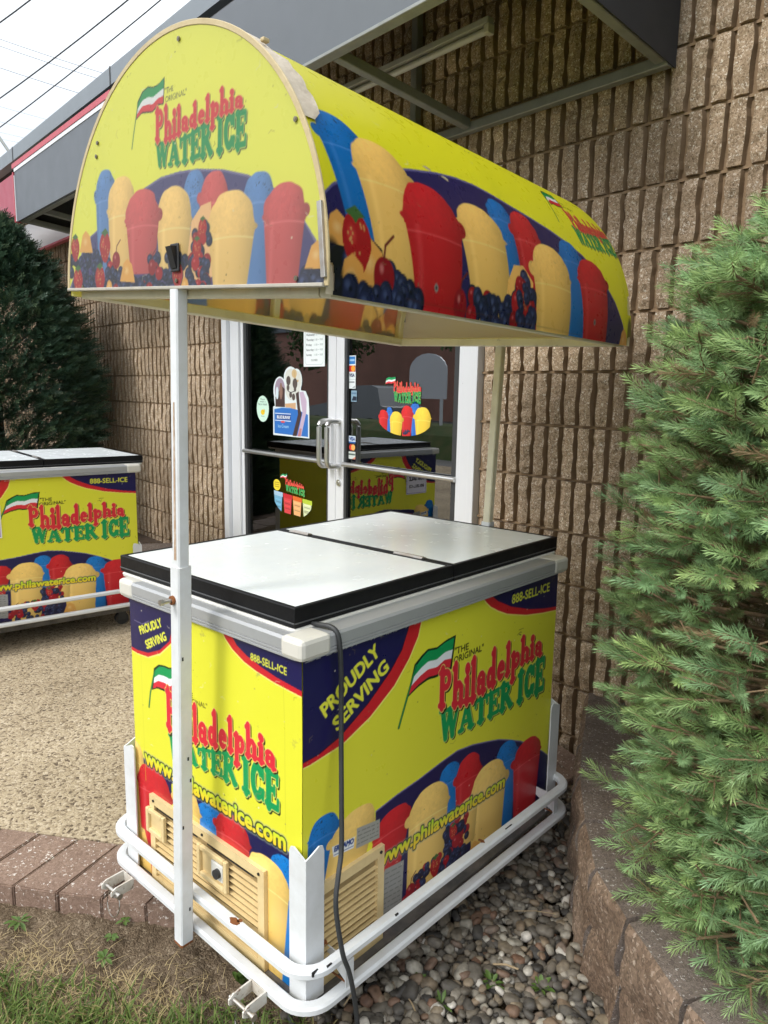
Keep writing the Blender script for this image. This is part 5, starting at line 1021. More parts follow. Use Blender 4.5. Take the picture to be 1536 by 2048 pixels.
# hitch brackets on the near lower rail
for y in (.575, .033):
    m_ = MB()
    for s in (-1, 1):
        yy = y+s*.024; prof = [(-.0755, .132), (-.0755, .160), (-.125, .158), (-.138, .150), (-.138, .138), (-.125, .130)]
        A_ = [(a, yy-.002, b) for a, b in prof]; B_ = [(a, yy+.002, b) for a, b in prof]; n = 6; m_.add(A_+B_, [tuple(range(n)), tuple(range(n, 2*n))[::-1]]+[(i, (i+1) % n, n+(i+1) % n, n+i) for i in range(n)])
    m_.box((-.0775, y-.0255, .133), (-.0752, y+.0255, .159))
    hb = m_.build('hitch_bracket', mat('chipped_white_steel', (.62, .60, .55), .5, noise=.6, nscale=30, ncol=(.4, .3, .2), grime=((.16, .07, .03), .9, 40, .56)), cart)
    m_ = MB(); m_.cyl((-.126, y-.042, .1445), (-.126, y+.034, .1445), .0055, 12); m_.cyl((-.126, y-.048, .1445), (-.126, y-.041, .1445), .008, 12); m_.build('pin', STEEL, hb, True)
    m_ = MB(); P = [(-.128+.006*math.sin(a), y-.015+.030*math.cos(a), .112+.034*math.sin(a)) for a in np.linspace(0, 2*math.pi, 22)[:-1]]; m_.tube(P, .0016, 6, True); m_.build('ring', STEEL, hb, True)
# rust patches on the upper rail where the paint has gone
m_ = MB()
for cx, cy, z, s in ((-.060, .135, .2492, .011), (-.052, .128, .2492, .006), (.57, -.1, .2492, .007), (.03, -.055, .2492, .009)):
    m_ = MB(); n = 11; m_.add([(cx+s*random.uniform(.4, 1.2)*math.cos(6.283*i/n), cy+s*1.6*random.uniform(.4, 1.2)*math.sin(6.283*i/n), z+.0003) for i in range(n)], [tuple(range(n))]); m_.build('rust_patch', RUST, cart)
m_ = MB()
for x, y, l in ((-.045, -.103, .016), (-.012, -.112, .014), (.66, -.1185, .03), (.68, -.119, .012), (.20, -.1165, .01)):
    m_ = MB(); m_.box((x, y-.0006, .240), (x+l, y+.003, .2497)); m_.build('paint_chip', BLACK, cart)

# canopy posts: square sleeve below, thinner tube inside it above
def post(p0, p1, zs, near):
    p0, p1 = Vector(p0), Vector(p1); d = (p1-p0); k = (zs-p0.z)/d.z; s = p0+d*k
    m_ = MB(); m_.sweep([s-d*.08, p1], rectprof(.026, .026, .003), upv=(0, 1, 0)); o = m_.build('canopy_post', WHITE_STEEL if near else CREAM_FRAME, cart)
    m_ = MB(); m_.sweep([p0, s], rectprof(.033, .033, .003), upv=(0, 1, 0)); sl_ = m_.build('sleeve', WHITE_STEEL, o)
    if near:
        b = p0+d*((.985-p0.z)/d.z); m_ = MB(); m_.cyl((b.x-.0166, b.y+.004, b.z), (b.x-.045, b.y+.004, b.z), .0045, 10); m_.cyl((b.x-.040, b.y+.004, b.z), (b.x-.049, b.y+.004, b.z), .0065, 6); m_.build('bolt', STEEL, sl_)
        m_ = MB(); m_.cyl((b.x-.0164, b.y+.004, b.z), (b.x-.022, b.y+.004, b.z), .010, 12); m_.build('rusty_nut', RUST, sl_)
        a = s+d*.01; e = p0+d*((1.40-p0.z)/d.z); m_ = MB(); m_.hexa([(a.x-.0138, a.y-.004, a.z), (a.x-.0126, a.y-.004, a.z), (a.x-.0126, a.y+.004, a.z), (a.x-.0138, a.y+.004, a.z), (e.x-.0138, e.y-.002, e.z), (e.x-.0126, e.y-.002, e.z), (e.x-.0126, e.y+.002, e.z), (e.x-.0138, e.y+.002, e.z)]); m_.build('rust_streak', mat('rust_streak', (.40, .27, .18), .7, noise=.7, nscale=60, ncol=(.62, .56, .5)), o)
        m_ = MB(); m_.sweep([p0-d*.001, p0+d*.003], rectprof(.034, .034, .003), upv=(0, 1, 0)); m_.build('rusty_edge', RUST, sl_)
        m_ = MB()
        for q, dy, dx in ((.10, -.0170, .006), (.34, -.0170, -.010), (.52, -.0170, .004), (.46, -.0170, .010), (.78, -.0170, -.008)):
            c = p0+(s-p0)*q; m_ = MB(); m_.box((c.x+dx-.002, c.y+dy-.0006, c.z-.004), (c.x+dx+.0015, c.y+dy+.001, c.z+.004)); m_.build('paint_chip', BLACK, sl_)
    return o
post((-.0925, .293, .132), (-.118, .203, 1.617), 1.058, True); post((1.073, .285, .135), (1.098, .247, 1.590), 1.005, False)

# ------------------------------------------------------------------ canopy
RA, RB, LC = .427, .455, 1.22
def cfr(x):
    t_ = x/LC; r_ = rad(3.7-2.1*t_); return np.array([x-.12, .213+.032*t_, 1.6195-.0295*t_]), np.array([0, math.cos(r_), math.sin(r_)]), np.array([0, -math.sin(r_), math.cos(r_)])
def cpt(x, a, b): c, e1, e2 = cfr(x); return c+e1*a+e2*b
can = MB(); 
def hoop(x, rr, prof):
    P = [cpt(x, -(RA-rr)*math.cos(th), (RB-rr)*math.sin(th)) for th in np.linspace(0, math.pi, 40)]
    m_ = MB(); m_.sweep(P, prof, upv=(1, 0, 0)); return m_
can = hoop(.03, .014, rectprof(.024, .024, .003)).build('canopy', CREAM_FRAME, cart)
for x in (.61, LC-.03): hoop(x, .014, rectprof(.024, .024, .003)).build('hoop', CREAM_FRAME, can)
def cbar(a, b, w=.026):
    m_ = MB(); m_.sweep([cpt(*a), cpt(*b)], rectprof(w, w, .003)); m_.build('frame_bar', CREAM_FRAME, can)
zb = -.002
cbar((.02, RA-.022, zb), (LC-.02, RA-.022, zb)); cbar((.02, -RA+.022, zb), (LC-.02, -RA+.022, zb)); cbar((.03, -RA+.036, zb), (.03, RA-.036, zb)); cbar((LC-.025, -RA+.036, zb), (LC-.025, RA-.036, zb))
# barrel sheet: print outside, pale translucent print inside
AR = art_roof()
def roofmap(off):
    def f(u, v):
        th = v*math.pi; x = u*LC; out_ = np.empty(u.shape+(3,)); t_ = x/LC; r_ = np.radians(3.7-2.1*t_); cy = .213+.032*t_; cz = 1.6195-.0295*t_
        a = -(RA+off)*np.cos(th); b = (RB+off)*np.sin(th)
        skirt = -.012*np.ones_like(th)*np.clip(1-np.minimum(th, math.pi-th)/.1, 0, 1); b = b+skirt
        out_[..., 0] = x-.12; out_[..., 1] = cy+a*np.cos(r_)-b*np.sin(r_); out_[..., 2] = cz+a*np.sin(r_)+b*np.cos(r_); return out_
    return f
# the sheet is torn at its lower front and back corners
uu, vv = np.meshgrid(np.linspace(0, 1, AR.shape[1]), np.linspace(0, 1, AR.shape[0]))
xx, ss_ = uu*LC, vv*math.pi*.44; nn_ = vnoise(xx, ss_, 55, 77)*.016
keep = ~((xx < .008+nn_) & (ss_ < .030+nn_)) & ~((xx > LC-.012-nn_) & (ss_ > .07) & (ss_ < .115+nn_)) & ~((xx > LC-.018-nn_) & (ss_ < .012+nn_))
lbl(grid_mesh('roof_sheet', AR, roofmap(.001), ROOF_PRINT, can, keep=keep.astype(float) > .5), 'curved printed roof with a row of giant ice cups and a small logo')
AI = art_roof(200, True)
grid_mesh('inner_lining', AI, roofmap(-.0015), PRINT_IN, can, flip=True)
# end panels
AF = art_front()
def endmap(x):
    def f(u, v):
        a = (u-.5)*2*.428; b = v*.457; th = None
        lim = RA*np.sqrt(np.clip(1-(b/RB)**2, 0, 1)); P = np.empty(u.shape+(3,)); c, e1, e2 = cfr(x); av = -a
        for i in range(3): P[..., i] = c[i]+e1[i]*av+e2[i]*b
        return P
    return f
ua, vb = np.meshgrid((np.linspace(0, 1, AF.shape[1])-.5)*.856, np.linspace(0, 1, AF.shape[0])*.457)
kp = (ua/RA)**2+(vb/RB)**2 <= .999
ep = grid_mesh('end_panel', AF, endmap(-.004), ROOF_PRINT, can, keep=kp); lbl(ep, 'arched front panel with the logo above a row of ice cups and fruit')
grid_mesh('panel_back', (AF*.4+.6*np.array([.6, .53, .38]))[::3, ::3], endmap(.004), PRINT_IN, can, flip=True, keep=((ua/RA)**2+(vb/RB)**2 <= .985)[::3, ::3])
grid_mesh('end_panel', np.tile(np.array([.78, .72, .55]), (60, 100, 1)), endmap(LC+.002), PRINT_IN, can, keep=(lambda a, b: (a/RA)**2+(b/RB)**2 <= .99)(*np.meshgrid((np.linspace(0, 1, 100)-.5)*.856, np.linspace(0, 1, 60)*.457)))
P = [cpt(-.003, -(RA+.003)*math.cos(th), (RB+.003)*math.sin(th)) for th in np.linspace(.0, math.pi, 60)]
m_ = MB(); m_.sweep(P, rectprof(.010, .005, .001), upv=(1, 0, 0)); m_.build('edge_trim', CREAM_TRIM, can)
m_ = MB(); m_.sweep([cpt(-.004, -RA, .001), cpt(-.004, RA, .001)], rectprof(.012, .006, .001)); m_.build('bottom_trim', mat('grey_trim', (.45, .42, .36), .5, noise=.5, nscale=20), can)
m_ = MB(); m_.sweep([cpt(-.006, -RA-.001, .012), cpt(-.006, -RA*math.cos(.28), RB*math.sin(.28))], rectprof(.010, .010, .001), upv=(1, 0, 0)); m_.build('bent_corner_strip', STEEL, can)
# peeling tan tape over the front edge
ths = np.linspace(.60, 1.62, 30); V, F = [], []
for i, th in enumerate(ths):
    w0 = .002; w1 = .052*min(1, .35+1.1*math.sin(min(1, (th-.58)/.25)*1.57))*(1-.75*max(0, (th-1.15)/.47))+.004*math.sin(i*2.1)
    for x in (w0, (w0+w1)*.5, w1): V.append(cpt(x, -(RA+.0045+.003*math.sin(i*1.3)*(x > .02))*math.cos(th), (RB+.0045+.003*math.sin(i*.9)*(x > .02))*math.sin(th)))
for i in range(len(ths)-1):
    for q in range(2): F.append((3*i+q, 3*i+q+1, 3*i+q+4, 3*i+q+3))
mk('tape_strip', V, F, mat('tan_tape', (.50, .43, .33), .55, noise=.6, nscale=40, ncol=(.38, .31, .23), bump=.3, bscale=50), can, True)
m_ = MB(); m_.bbox(cpt(.03, -.215, RB*math.sin(1.04)+.012), np.array(cpt(.03, -.215, RB*math.sin(1.04)+.012))+[.014, .010, .007], .002); m_.build('tape_scrap', CREAM_TRIM, can)
for a, b in ((-.015, .435), (.286, .298), (-.344, .253), (.292, .272), (-.014, .014), (.36, .006), (-.36, .012)):
    m_ = MB(); c = cpt(-.005, a, b); m_.cyl(c, c+np.array([-.0022, 0, 0]), .0042, 12); m_.cyl(c+np.array([-.0022, 0, 0]), c+np.array([-.003, 0, 0]), .002, 8); m_.build('screw', mat('dark_screw', (.2, .18, .13), .4, metal=.6), can)
m_ = MB(); c = cpt(-.006, -.012, .056); m_.bbox((c[0]-.004, c[1]-.0135, c[2]-.026), (c[0], c[1]+.0135, c[2]+.026), .002); sw = m_.build('rocker_switch', RUBBER, can)
m_ = MB(); m_.hexa([(c[0]-.004, c[1]-.009, c[2]-.020), (c[0]-.004, c[1]+.009, c[2]-.020), (c[0]-.004, c[1]+.009, c[2]+.021), (c[0]-.004, c[1]-.009, c[2]+.021), (c[0]-.006, c[1]-.009, c[2]-.020), (c[0]-.006, c[1]+.009, c[2]-.020), (c[0]-.017, c[1]+.009, c[2]+.019), (c[0]-.017, c[1]-.009, c[2]+.019)][:4]+[(c[0]-.006, c[1]-.009, c[2]-.020), (c[0]-.006, c[1]+.009, c[2]-.020), (c[0]-.017, c[1]+.009, c[2]+.019), (c[0]-.017, c[1]-.009, c[2]+.019)]); m_.build('rocker', BLACK, sw)

# for-sale sheet taped to the second cart
A = Art(0, .22, 0, .17, 700, lin((226, 222, 232)))
for k_ in (.008,): A.line([(k_, k_), (.22-k_, k_), (.22-k_, .17-k_), (k_, .17-k_), (k_, k_)], .0022, lin((110, 60, 130)))
A.text('FOR SALE', (.03, .105), (.19, .105), .030, INK, .08); A.text('888-SELL-ICE', (.03, .05), (.19, .05), .022, INK, .06)
fs = grid_mesh('sale_notice', A.done(), lambda u, v: np.stack([u*.22, -.0015-.002*np.sin(u*3), v*.17], -1), PAPER, None)
c2, s2 = math.cos(rad(-1.5)), math.sin(rad(-1.5)); fs.location = (-.14+.085*c2+.046*s2, 2.96+.085*s2-.046*c2, PZ+.60); fs.rotation_euler = (0, 0, rad(-1.5)); tag(fs, 'white FOR SALE sheet with a purple border taped to the cart on the patio', 'notice')

# power cord hanging out from under the lid
pc = [(.048, .004, .9495), (.052, -.020, .9515), (.056, -.045, .9520), (.059, -.0605, .944), (.062, -.0665, .922), (.067, -.0665, .86), (.071, -.064, .79), (.066, -.070, .69), (.053, -.085, .587), (.041, -.098, .484), (.018, -.112, .44), (.000, -.124, .386), (.006, -.138, .287), (.020, -.142, .24), (.033, -.142, .191), (.047, -.140, .124), (.056, -.137, .07), (.062, -.13, .03), (.04, -.09, .012), (.0, -.03, .01), (.02, .05, .01)]
def smooth(P, n=5):
    P = [Vector(p) for p in P]; o = []
    for i in range(len(P)-1):
        p0, p1, p2, p3 = P[max(0, i-1)], P[i], P[i+1], P[min(len(P)-1, i+2)]
        for k in range(n):
            t_ = k/n; o.append(.5*((2*p1)+(p2-p0)*t_+(2*p0-5*p1+4*p2-p3)*t_*t_+(3*p1-p0-3*p2+p3)*t_**3))
    return o+[P[-1]]
m_ = MB(); m_.tube([Vector((p.x*math.cos(CY)-p.y*math.sin(CY), p.x*math.sin(CY)+p.y*math.cos(CY), p.z)) for p in smooth(pc)], .0053, 10, upv=(1, .3, 0))
tag(m_.build('power_cable', mat('grey_cord', (.032, .034, .036), .5, noise=.3, nscale=30), smooth=True), 'dark grey power cable hanging from under the freezer lid to the ground', 'cable')

# ------------------------------------------------------------------ retaining walls
def block(parent, P, z0, z1, depth, sd_, mats, split):
    """one wall block between plan points a,b; depth to the back; front face split rough"""
    (ax, ay), (bx, by) = P; dx, dy = bx-ax, by-ay; L_ = math.hypot(dx, dy); tx, ty = dx/L_, dy/L_; nx_, ny_ = (ty, -tx); nx_, ny_ = nx_*sd_, ny_*sd_   # towards the back
    nu, nv = 12, 7; V, F, I = [], [], []; r_ = random.Random(int((ax+7*ay)*1000)); ph = r_.uniform(0, 6)
    g = .007; z1 = z1+r_.uniform(-.004, .004)*(z1 > .2)
    def pt(u, d, z): return (ax+tx*u+nx_*d, ay+ty*u+ny_*d, z)
    for j in range(nv+1):
        for i in range(nu+1):
            u = g+(L_-2*g)*i/nu; v = j/nv; z = z0+(z1-z0)*v
            dd = split*(1.5*abs(((u*5.1+ph+v*(.9 if ph > 3 else -.7)) % 1.0)-.5)*2*(.35+.65*math.sin(math.pi*min(1, .15+v*.85)))+r_.uniform(-.10, .10)*(0 < j < nv)); d = -dd*(.3 if j == nv else 1)+.012*(1-v)*0
            V.append(pt(u, d+(.006 if j == nv else 0), z))
    for j in range(nv):
        for i in range(nu): a = j*(nu+1)+i; F.append((a, a+1, a+nu+2, a+nu+1)); I.append(1)
    n0 = len(V)
    for i in range(nu+1):
        for d in (.03, depth): V.append(pt(g+(L_-2*g)*i/nu, d, z1+(.003 if d == .03 else 0)+r_.uniform(-.001, .001)))
    tr = nv*(nu+1)
    for i in range(nu):
        F.append((tr+i, tr+i+1, n0+2*(i+1), n0+2*i)); I.append(0); F.append((n0+2*i, n0+2*(i+1), n0+2*(i+1)+1, n0+2*i+1)); I.append(0)
    e0 = len(V); V += [pt(g, depth, z0), pt(L_-g, depth, z0)]
    F.append(tuple([j*(nu+1) for j in range(nv+1)][::-1]+[e0]+[n0+1, n0])); I.append(1); F[-1] = tuple([j*(nu+1) for j in range(nv+1)]+[n0, n0+1, e0][:3]); I[-1] = 0; 
    F.append(tuple([j*(nu+1)+nu for j in range(nv+1)][::-1]+[e0+1, n0+2*nu+1, n0+2*nu][:3])); I.append(0); F.append((e0, e0+1, n0+2*nu+1, n0+1)); I.append(0)
    o = mk('stone_block', V, F, mats, parent, matidx=I); return o
rw = empty('retaining_wall', (0, 0, 0)); tag(rw, 'low curved wall of dark split stone blocks holding the spruce bed', 'retaining wall')
for k, (a, b) in enumerate(zip(WALLTOP[:-1], WALLTOP[1:])):
    bev = [tuple(a), tuple(b)]
    block(rw, bev, .155, .30, .22, -1, [WALLSTONE, SPLIT], .012)
    a2 = (a[0]*.5+b[0]*.5, a[1]*.5+b[1]*.5); 
    block(rw, bev, -.06, .152, .25, -1, [WALLSTONE, SPLIT], .014)
bd = MB(); pl = [(x+.12, y-.16) for x, y in WALLTOP]; n = len(pl); bd.add([(x, y, .262) for x, y in pl]+[(3.0, -1.6, .262), (3.0, .1, .262)], [tuple(range(n+2))[::-1]])
tag(bd.build('planting_bed', mat('bark_mulch', (.06, .04, .028), .95, noise=.8, nscale=30, ncol=(.12, .08, .05), bump=1, bscale=90)), kind='structure')
lw_ = empty('bed_edging_wall', (0, 0, 0)); tag(lw_, 'low brown stone edging at the foot of the wall beside the patio cart', 'retaining wall')
LP = [(1.53, 3.80), (1.30, 3.93), (1.08, 4.10), (.80, 4.22), (.45, 4.30), (.0, 4.35), (-.5, 4.38)]
for a, b in zip(LP[:-1], LP[1:]): block(lw_, [a, b], PZ-.03, .20, .25, -1, [WALLSTONE, SPLIT], .01); block(lw_, [a, b], .203, .305, .27, -1, [WALLSTONE, SPLIT], .008)
bd = MB(); bd.add([(x, y+.2, .27) for x, y in LP]+[(-.5, 7, .27), (1.56, 7, .27)], [tuple(range(len(LP)+2))[::-1]]); tag(bd.build('shrub_bed', MATS['bark_mulch']), kind='structure')

# ------------------------------------------------------------------ spruce
def orient(d, roll_=0):
    d = Vector(d).normalized(); u = Vector((0, 0, 1)) if abs(d.z) < .95 else Vector((1, 0, 0)); s_ = d.cross(u).normalized(); t_ = s_.cross(d); c, s = math.cos(roll_), math.sin(roll_)
    return np.array([d, s_*c+t_*s, t_*c-s_*s])
def sprig(nn, L_, nl, seed, w=.00095):
    """needles all round a twig along +x: every needle a thin bent kite"""
    r_ = random.Random(seed); V, F = [], []
    for i in range(nn):
        t_ = (i+.5)/nn; a = i*2.399+r_.uniform(-.3, .3); x = L_*(.02+.98*t_); ang = rad(r_.uniform(42, 68))*(1-.55*t_**3); l = nl*r_.uniform(.75, 1.1)*(1-.25*t_**4)
        rd = np.array([0, math.cos(a), math.sin(a)]); d = np.array([math.cos(ang), 0, 0])+rd*math.sin(ang); sd_ = np.cross(d, rd); sd_ /= np.linalg.norm(sd_)+1e-9
        up_ = np.array([.35, 0, 0]) ; b = np.array([x, 0, 0])+rd*.0015; m1 = b+d*l*.5-rd*.02*l; tip = b+d*l+up_*l*.35*math.sin(ang)
        n0 = len(V); V += [b, m1-sd_*w, m1+sd_*w, tip]; F += [(n0, n0+1, n0+3, n0+2)]
    return np.array(V), np.array(F)
NEED = mat('spruce_needles', (1, 1, 1), .48, attr='Col', transl=.18, spec=.35); TWIG = mat('spruce_twig', (.20, .135, .075), .85, noise=.6, nscale=60, ncol=(.42, .29, .17)); BARK = mat('spruce_bark', (.09, .06, .042), .95, noise=.7, nscale=30, ncol=(.16, .12, .09), bump=.8, bscale=60)
SPR = [sprig(88, .090, .0235, k) for k in range(5)]+[sprig(66, .066, .022, 10+k) for k in range(3)]
TC = np.array([1.27, -.93]); 
def rad_at(z):                                                            # crown radius by height
    return np.interp(z, [.28, .42, .60, .75, 1.0, 1.25, 1.5, 1.68, 1.82, 2.0, 2.4, 2.8, 3.0], [.77, .81, .82, .83, .83, .81, .78, .75, .60, .42, .28, .14, .05])
sp_ = empty('spruce_tree', (TC[0], TC[1], .262)); tag(sp_, 'light green bushy spruce overhanging the curved stone wall', 'tree')
base = np.array([TC[0], TC[1], .262]); NV, NF, NC, k = [], [], [], 0; tw = MB(); r_ = random.Random(5)
def add_sprig(p, d, sc, col, tip, vi=None):
    global k
    V, F = SPR[vi if vi is not None else r_.randrange(len(SPR))]; M_ = orient(d, r_.uniform(0, 6.28)); W_ = V*sc @ M_+p-base
    NV.append(W_); NF.append(F+k); k += len(V); t_ = np.clip(V[:, 0]/.085, 0, 1)[:, None]; g = np.tile([0, 0, .12, .3], len(V)//4)[:, None]
    c = np.array(col)*(1-t_)+np.array(tip)*t_; NC.append(c*(1+g*.5))
camd = CAMP[:2]-TC; ca0 = math.atan2(camd[1], camd[0])
nb_ = 0
while nb_ < 1350:
    z = r_.uniform(.30, 2.95); R_ = float(rad_at(z)); a = ca0+r_.gauss(0, 1.05) if r_.random() < .86 else r_.uniform(0, 6.28)
    if r_.random() > .35+.65*R_/.86: continue
    rr = R_*(.84+.18*r_.random()); p_end = np.array([TC[0]+rr*math.cos(a), TC[1]+rr*math.sin(a), z]);
    lift = .10+.32*np.clip((z-.5)/2, 0, 1); out = np.array([math.cos(a), math.sin(a), lift+r_.uniform(-.22, .22)]); out /= np.linalg.norm(out)
    if p_end[0]+out[0]*.1 > XW-.06: continue
    if side_of_wall(p_end[0], p_end[1]) > -.02 and p_end[2] < .5: continue
    if vnoise(np.array(a*2.2), np.array(z*2.4), 1.6, 44) < .30 and r_.random() < .8: continue
    nb_ += 1
    age = r_.random(); bl = r_.uniform(.17, .29)
    p0 = p_end-out*bl-np.array([0, 0, .03]); tw.cone(p0-base, p_end-base, .0055, .0026, 6)
    vb_ = r_.uniform(.72, 1.2); fresh = colr((.115, .235, .105), (.19, .31, .09), r_.random()); tipc = colr((.26, .42, .22), (.38, .51, .18), r_.random()); old = colr((.10, .125, .045), (.21, .165, .07), r_.random())
    fresh, tipc, old = [tuple(c_*vb_ for c_ in q_) for q_ in (fresh, tipc, old)]
    side = np.cross(out, [0, 0, 1]); side /= np.linalg.norm(side); upv = np.cross(side, out)
    add_sprig(p_end-out*.02, out+np.array([r_.uniform(-.15, .15) for _ in range(3)]), r_.uniform(.85, 1.2), fresh, tipc)
    nl = r_.randint(6, 9)
    for j in range(nl):
        f = (j+.6)/nl; q = p0+(p_end-p0)*f; sgn = 1 if j % 2 else -1; sp = out*(.55+.3*f)+side*sgn*r_.uniform(.6, 1.0)+upv*r_.uniform(-.25, .45)
        young = f > .35
        if young: c1, c2 = colr(fresh, old, r_.uniform(0, .45)), colr(tipc, fresh, r_.uniform(0, .5))
        else: c1, c2 = old, colr(old, fresh, r_.uniform(0, .6))
        dead = r_.random() < .045; c1, c2 = ((.22, .15, .075), (.30, .22, .12)) if dead else (c1, c2); add_sprig(q, sp, r_.uniform(.55, 1.25), c1, c2); e_ = q+sp/np.linalg.norm(sp)*.07; tw.cone(q-base, e_-base, .0022, .0012, 5)
        if r_.random() < .5: sp2 = sp+side*sgn*.6+upv*r_.uniform(-.4, .5); add_sprig(q+sp/np.linalg.norm(sp)*.04, sp2, r_.uniform(.55, .8), c1, c2)
# a few shoots reaching out of frame edge and dead inner twigs
for _ in range(900):
    z = r_.uniform(.32, 2.6); R_ = float(rad_at(z))*r_.uniform(.35, .80); a = ca0+r_.gauss(0, .9); p = np.array([TC[0]+R_*math.cos(a), TC[1]+R_*math.sin(a), z])
    if p[0] > XW-.1: continue
    d = np.array([math.cos(a)+r_.uniform(-.7, .7), math.sin(a)+r_.uniform(-.7, .7), r_.uniform(-.3, .5)]); o_ = colr((.11, .10, .045), (.20, .145, .075), r_.random()); add_sprig(p, d, r_.uniform(.7, 1.2), o_, colr(o_, (.14, .20, .08), r_.random()*.7))
mk('needles', np.concatenate(NV), np.concatenate(NF), NEED, sp_, colors=np.concatenate(NC))
for _ in range(130):
    z = r_.uniform(.3, 2.7); a = r_.uniform(0, 6.28); R_ = float(rad_at(z))*.86; p0 = np.array([0, 0, z-.262-.05]); p1 = np.array([R_*math.cos(a), R_*math.sin(a), z-.262+.06])
    if p1[0]+TC[0] > XW-.05: continue
    tw.cone(p0, p1, .010, .004, 6)
for _ in range(50):
    z = r_.uniform(.4, 1.6); a = ca0+r_.gauss(0, .7); R_ = float(rad_at(z))*r_.uniform(.8, 1.0); p = np.array([R_*math.cos(a), R_*math.sin(a), z-.262]); tw.cone(p, p+[r_.uniform(-.05, .05), r_.uniform(-.05, .05), r_.uniform(-.02, .05)], .003, .0015, 5)
tw.build('twigs', TWIG, sp_)
m_ = MB(); m_.cone((0, 0, -.03), (0, 0, 1.4), .055, .035, 12); m_.cone((0, 0, 1.4), (0, 0, 2.75), .035, .008, 12); m_.build('trunk', BARK, sp_, True)

# ------------------------------------------------------------------ dark clipped yew behind the second cart
yw = empty('yew_bush', (.72, 5.15, .27)); tag(yw, 'dense dark green clipped yew at the end of the block wall', 'bush'); base = np.array([.72, 5.15, .27]); r_ = random.Random(9)
def yew_r(z): return np.interp(z, [.2, .6, 1.1, 1.55, 1.95, 2.30, 2.52, 2.64], [.56, .67, .69, .63, .50, .34, .17, .01])
def fan(nn, L_, nl, seed):
    q = random.Random(seed); V, F = [], []
    for i in range(nn):
        t_ = (i+.5)/nn; s = 1 if i % 2 else -1; x = L_*t_; ang = rad(q.uniform(45, 62))*(1-.4*t_); l = nl*(1-.35*t_); d = np.array([math.cos(ang), s*math.sin(ang), q.uniform(-.25, .25)]); b = np.array([x, 0, 0]); sd_ = np.array([-d[1], d[0], 0])*.30*l*.5; n0 = len(V); V += [b, b+d*l*.5-sd_, b+d*l, b+d*l*.5+sd_]; F.append((n0, n0+1, n0+2, n0+3))
    return np.array(V), np.array(F)
FN = [fan(20, .13, .034, i) for i in range(4)]; NV, NF, NC, k = [], [], [], 0; n_s = 0
while n_s < 19000:
    z = r_.uniform(.25, 2.64); a = r_.gauss(rad(-118), 1.15) if r_.random() < .9 else r_.uniform(0, 6.28); R_ = float(yew_r(z)); lump = .10*(vnoise(np.array(a*1.3), np.array(z), 2.6, 31)-.5)*2+.05*(vnoise(np.array(a*1.3), np.array(z), 7, 32)-.5)*2
    rr = max(.02, (R_+lump)*r_.choice([1, 1, .97, .92, .84, .7])+r_.uniform(-.02, .03)); p = np.array([base[0]+rr*1.0*math.cos(a), base[1]+rr*math.sin(a), z])
    if p[0] > XW-.02: continue
    n_s += 1; d = np.array([math.cos(a)+r_.uniform(-.6, .6), math.sin(a)+r_.uniform(-.6, .6), r_.uniform(-.1, .9)]); V, F = FN[r_.randrange(4)]; M_ = orient(d, r_.uniform(0, 6.28)); W_ = V*r_.uniform(.7, 1.15) @ M_+p-base
    NV.append(W_); NF.append(F+k); k += len(V); c = np.array(colr((.022, .055, .032), (.056, .112, .062), r_.random())) if r_.random() < .85 else np.array([.09, .14, .07]); NC.append(np.tile(c, (len(V), 1)))
mk('foliage', np.concatenate(NV), np.concatenate(NF), mat('yew_leaves', (1, 1, 1), .5, attr='Col', transl=.1), yw, colors=np.concatenate(NC))
m_ = MB(); m_.cone((0, 0, -.05), (0, 0, 2.0), .07, .02, 8)
for _ in range(60): z = r_.uniform(.1, 1.9); a = r_.uniform(0, 6.28); R_ = float(yew_r(z+.3))*.8; m_.cone((0, 0, z), (min(R_*math.cos(a), XW-.05-.72), R_*math.sin(a), z+.35), .012, .004, 5)
m_.build('trunk', BARK, yw)

# ------------------------------------------------------------------ the other side of the car park, seen mirrored in the door glass
FB = mat('far_brick', (.42, .22, .17), .9, noise=.5, nscale=.6, ncol=(.26, .15, .12), bump=.3, bscale=20); DKG_ = mat('dark_window', (.015, .018, .022), .15)
fb = empty('far_brick_building', (-24, 26, -.1)); tag(fb, 'long red brick building far across the car park, mirrored in the doors', 'building')
m_ = MB(); m_.box((-5, -22, 0), (0, 22, 5.2)); m_.build('wall', FB, fb)
m_ = MB(); m_.box((-5.2, -22.2, 5.2), (.3, 22.2, 5.6)); m_.build('roof', COPING, fb)
for i in range(0):
    y = -19+i*4.6; m_ = MB(); m_.box((.01, y, 1.0), (.06, y+2.2, 3.0)); w_ = m_.build('window', ALU, fb); m_ = MB(); m_.box((.061, y+.1, 1.1), (.07, y+2.1, 2.9)); m_.build('pane', DKG_, w_)
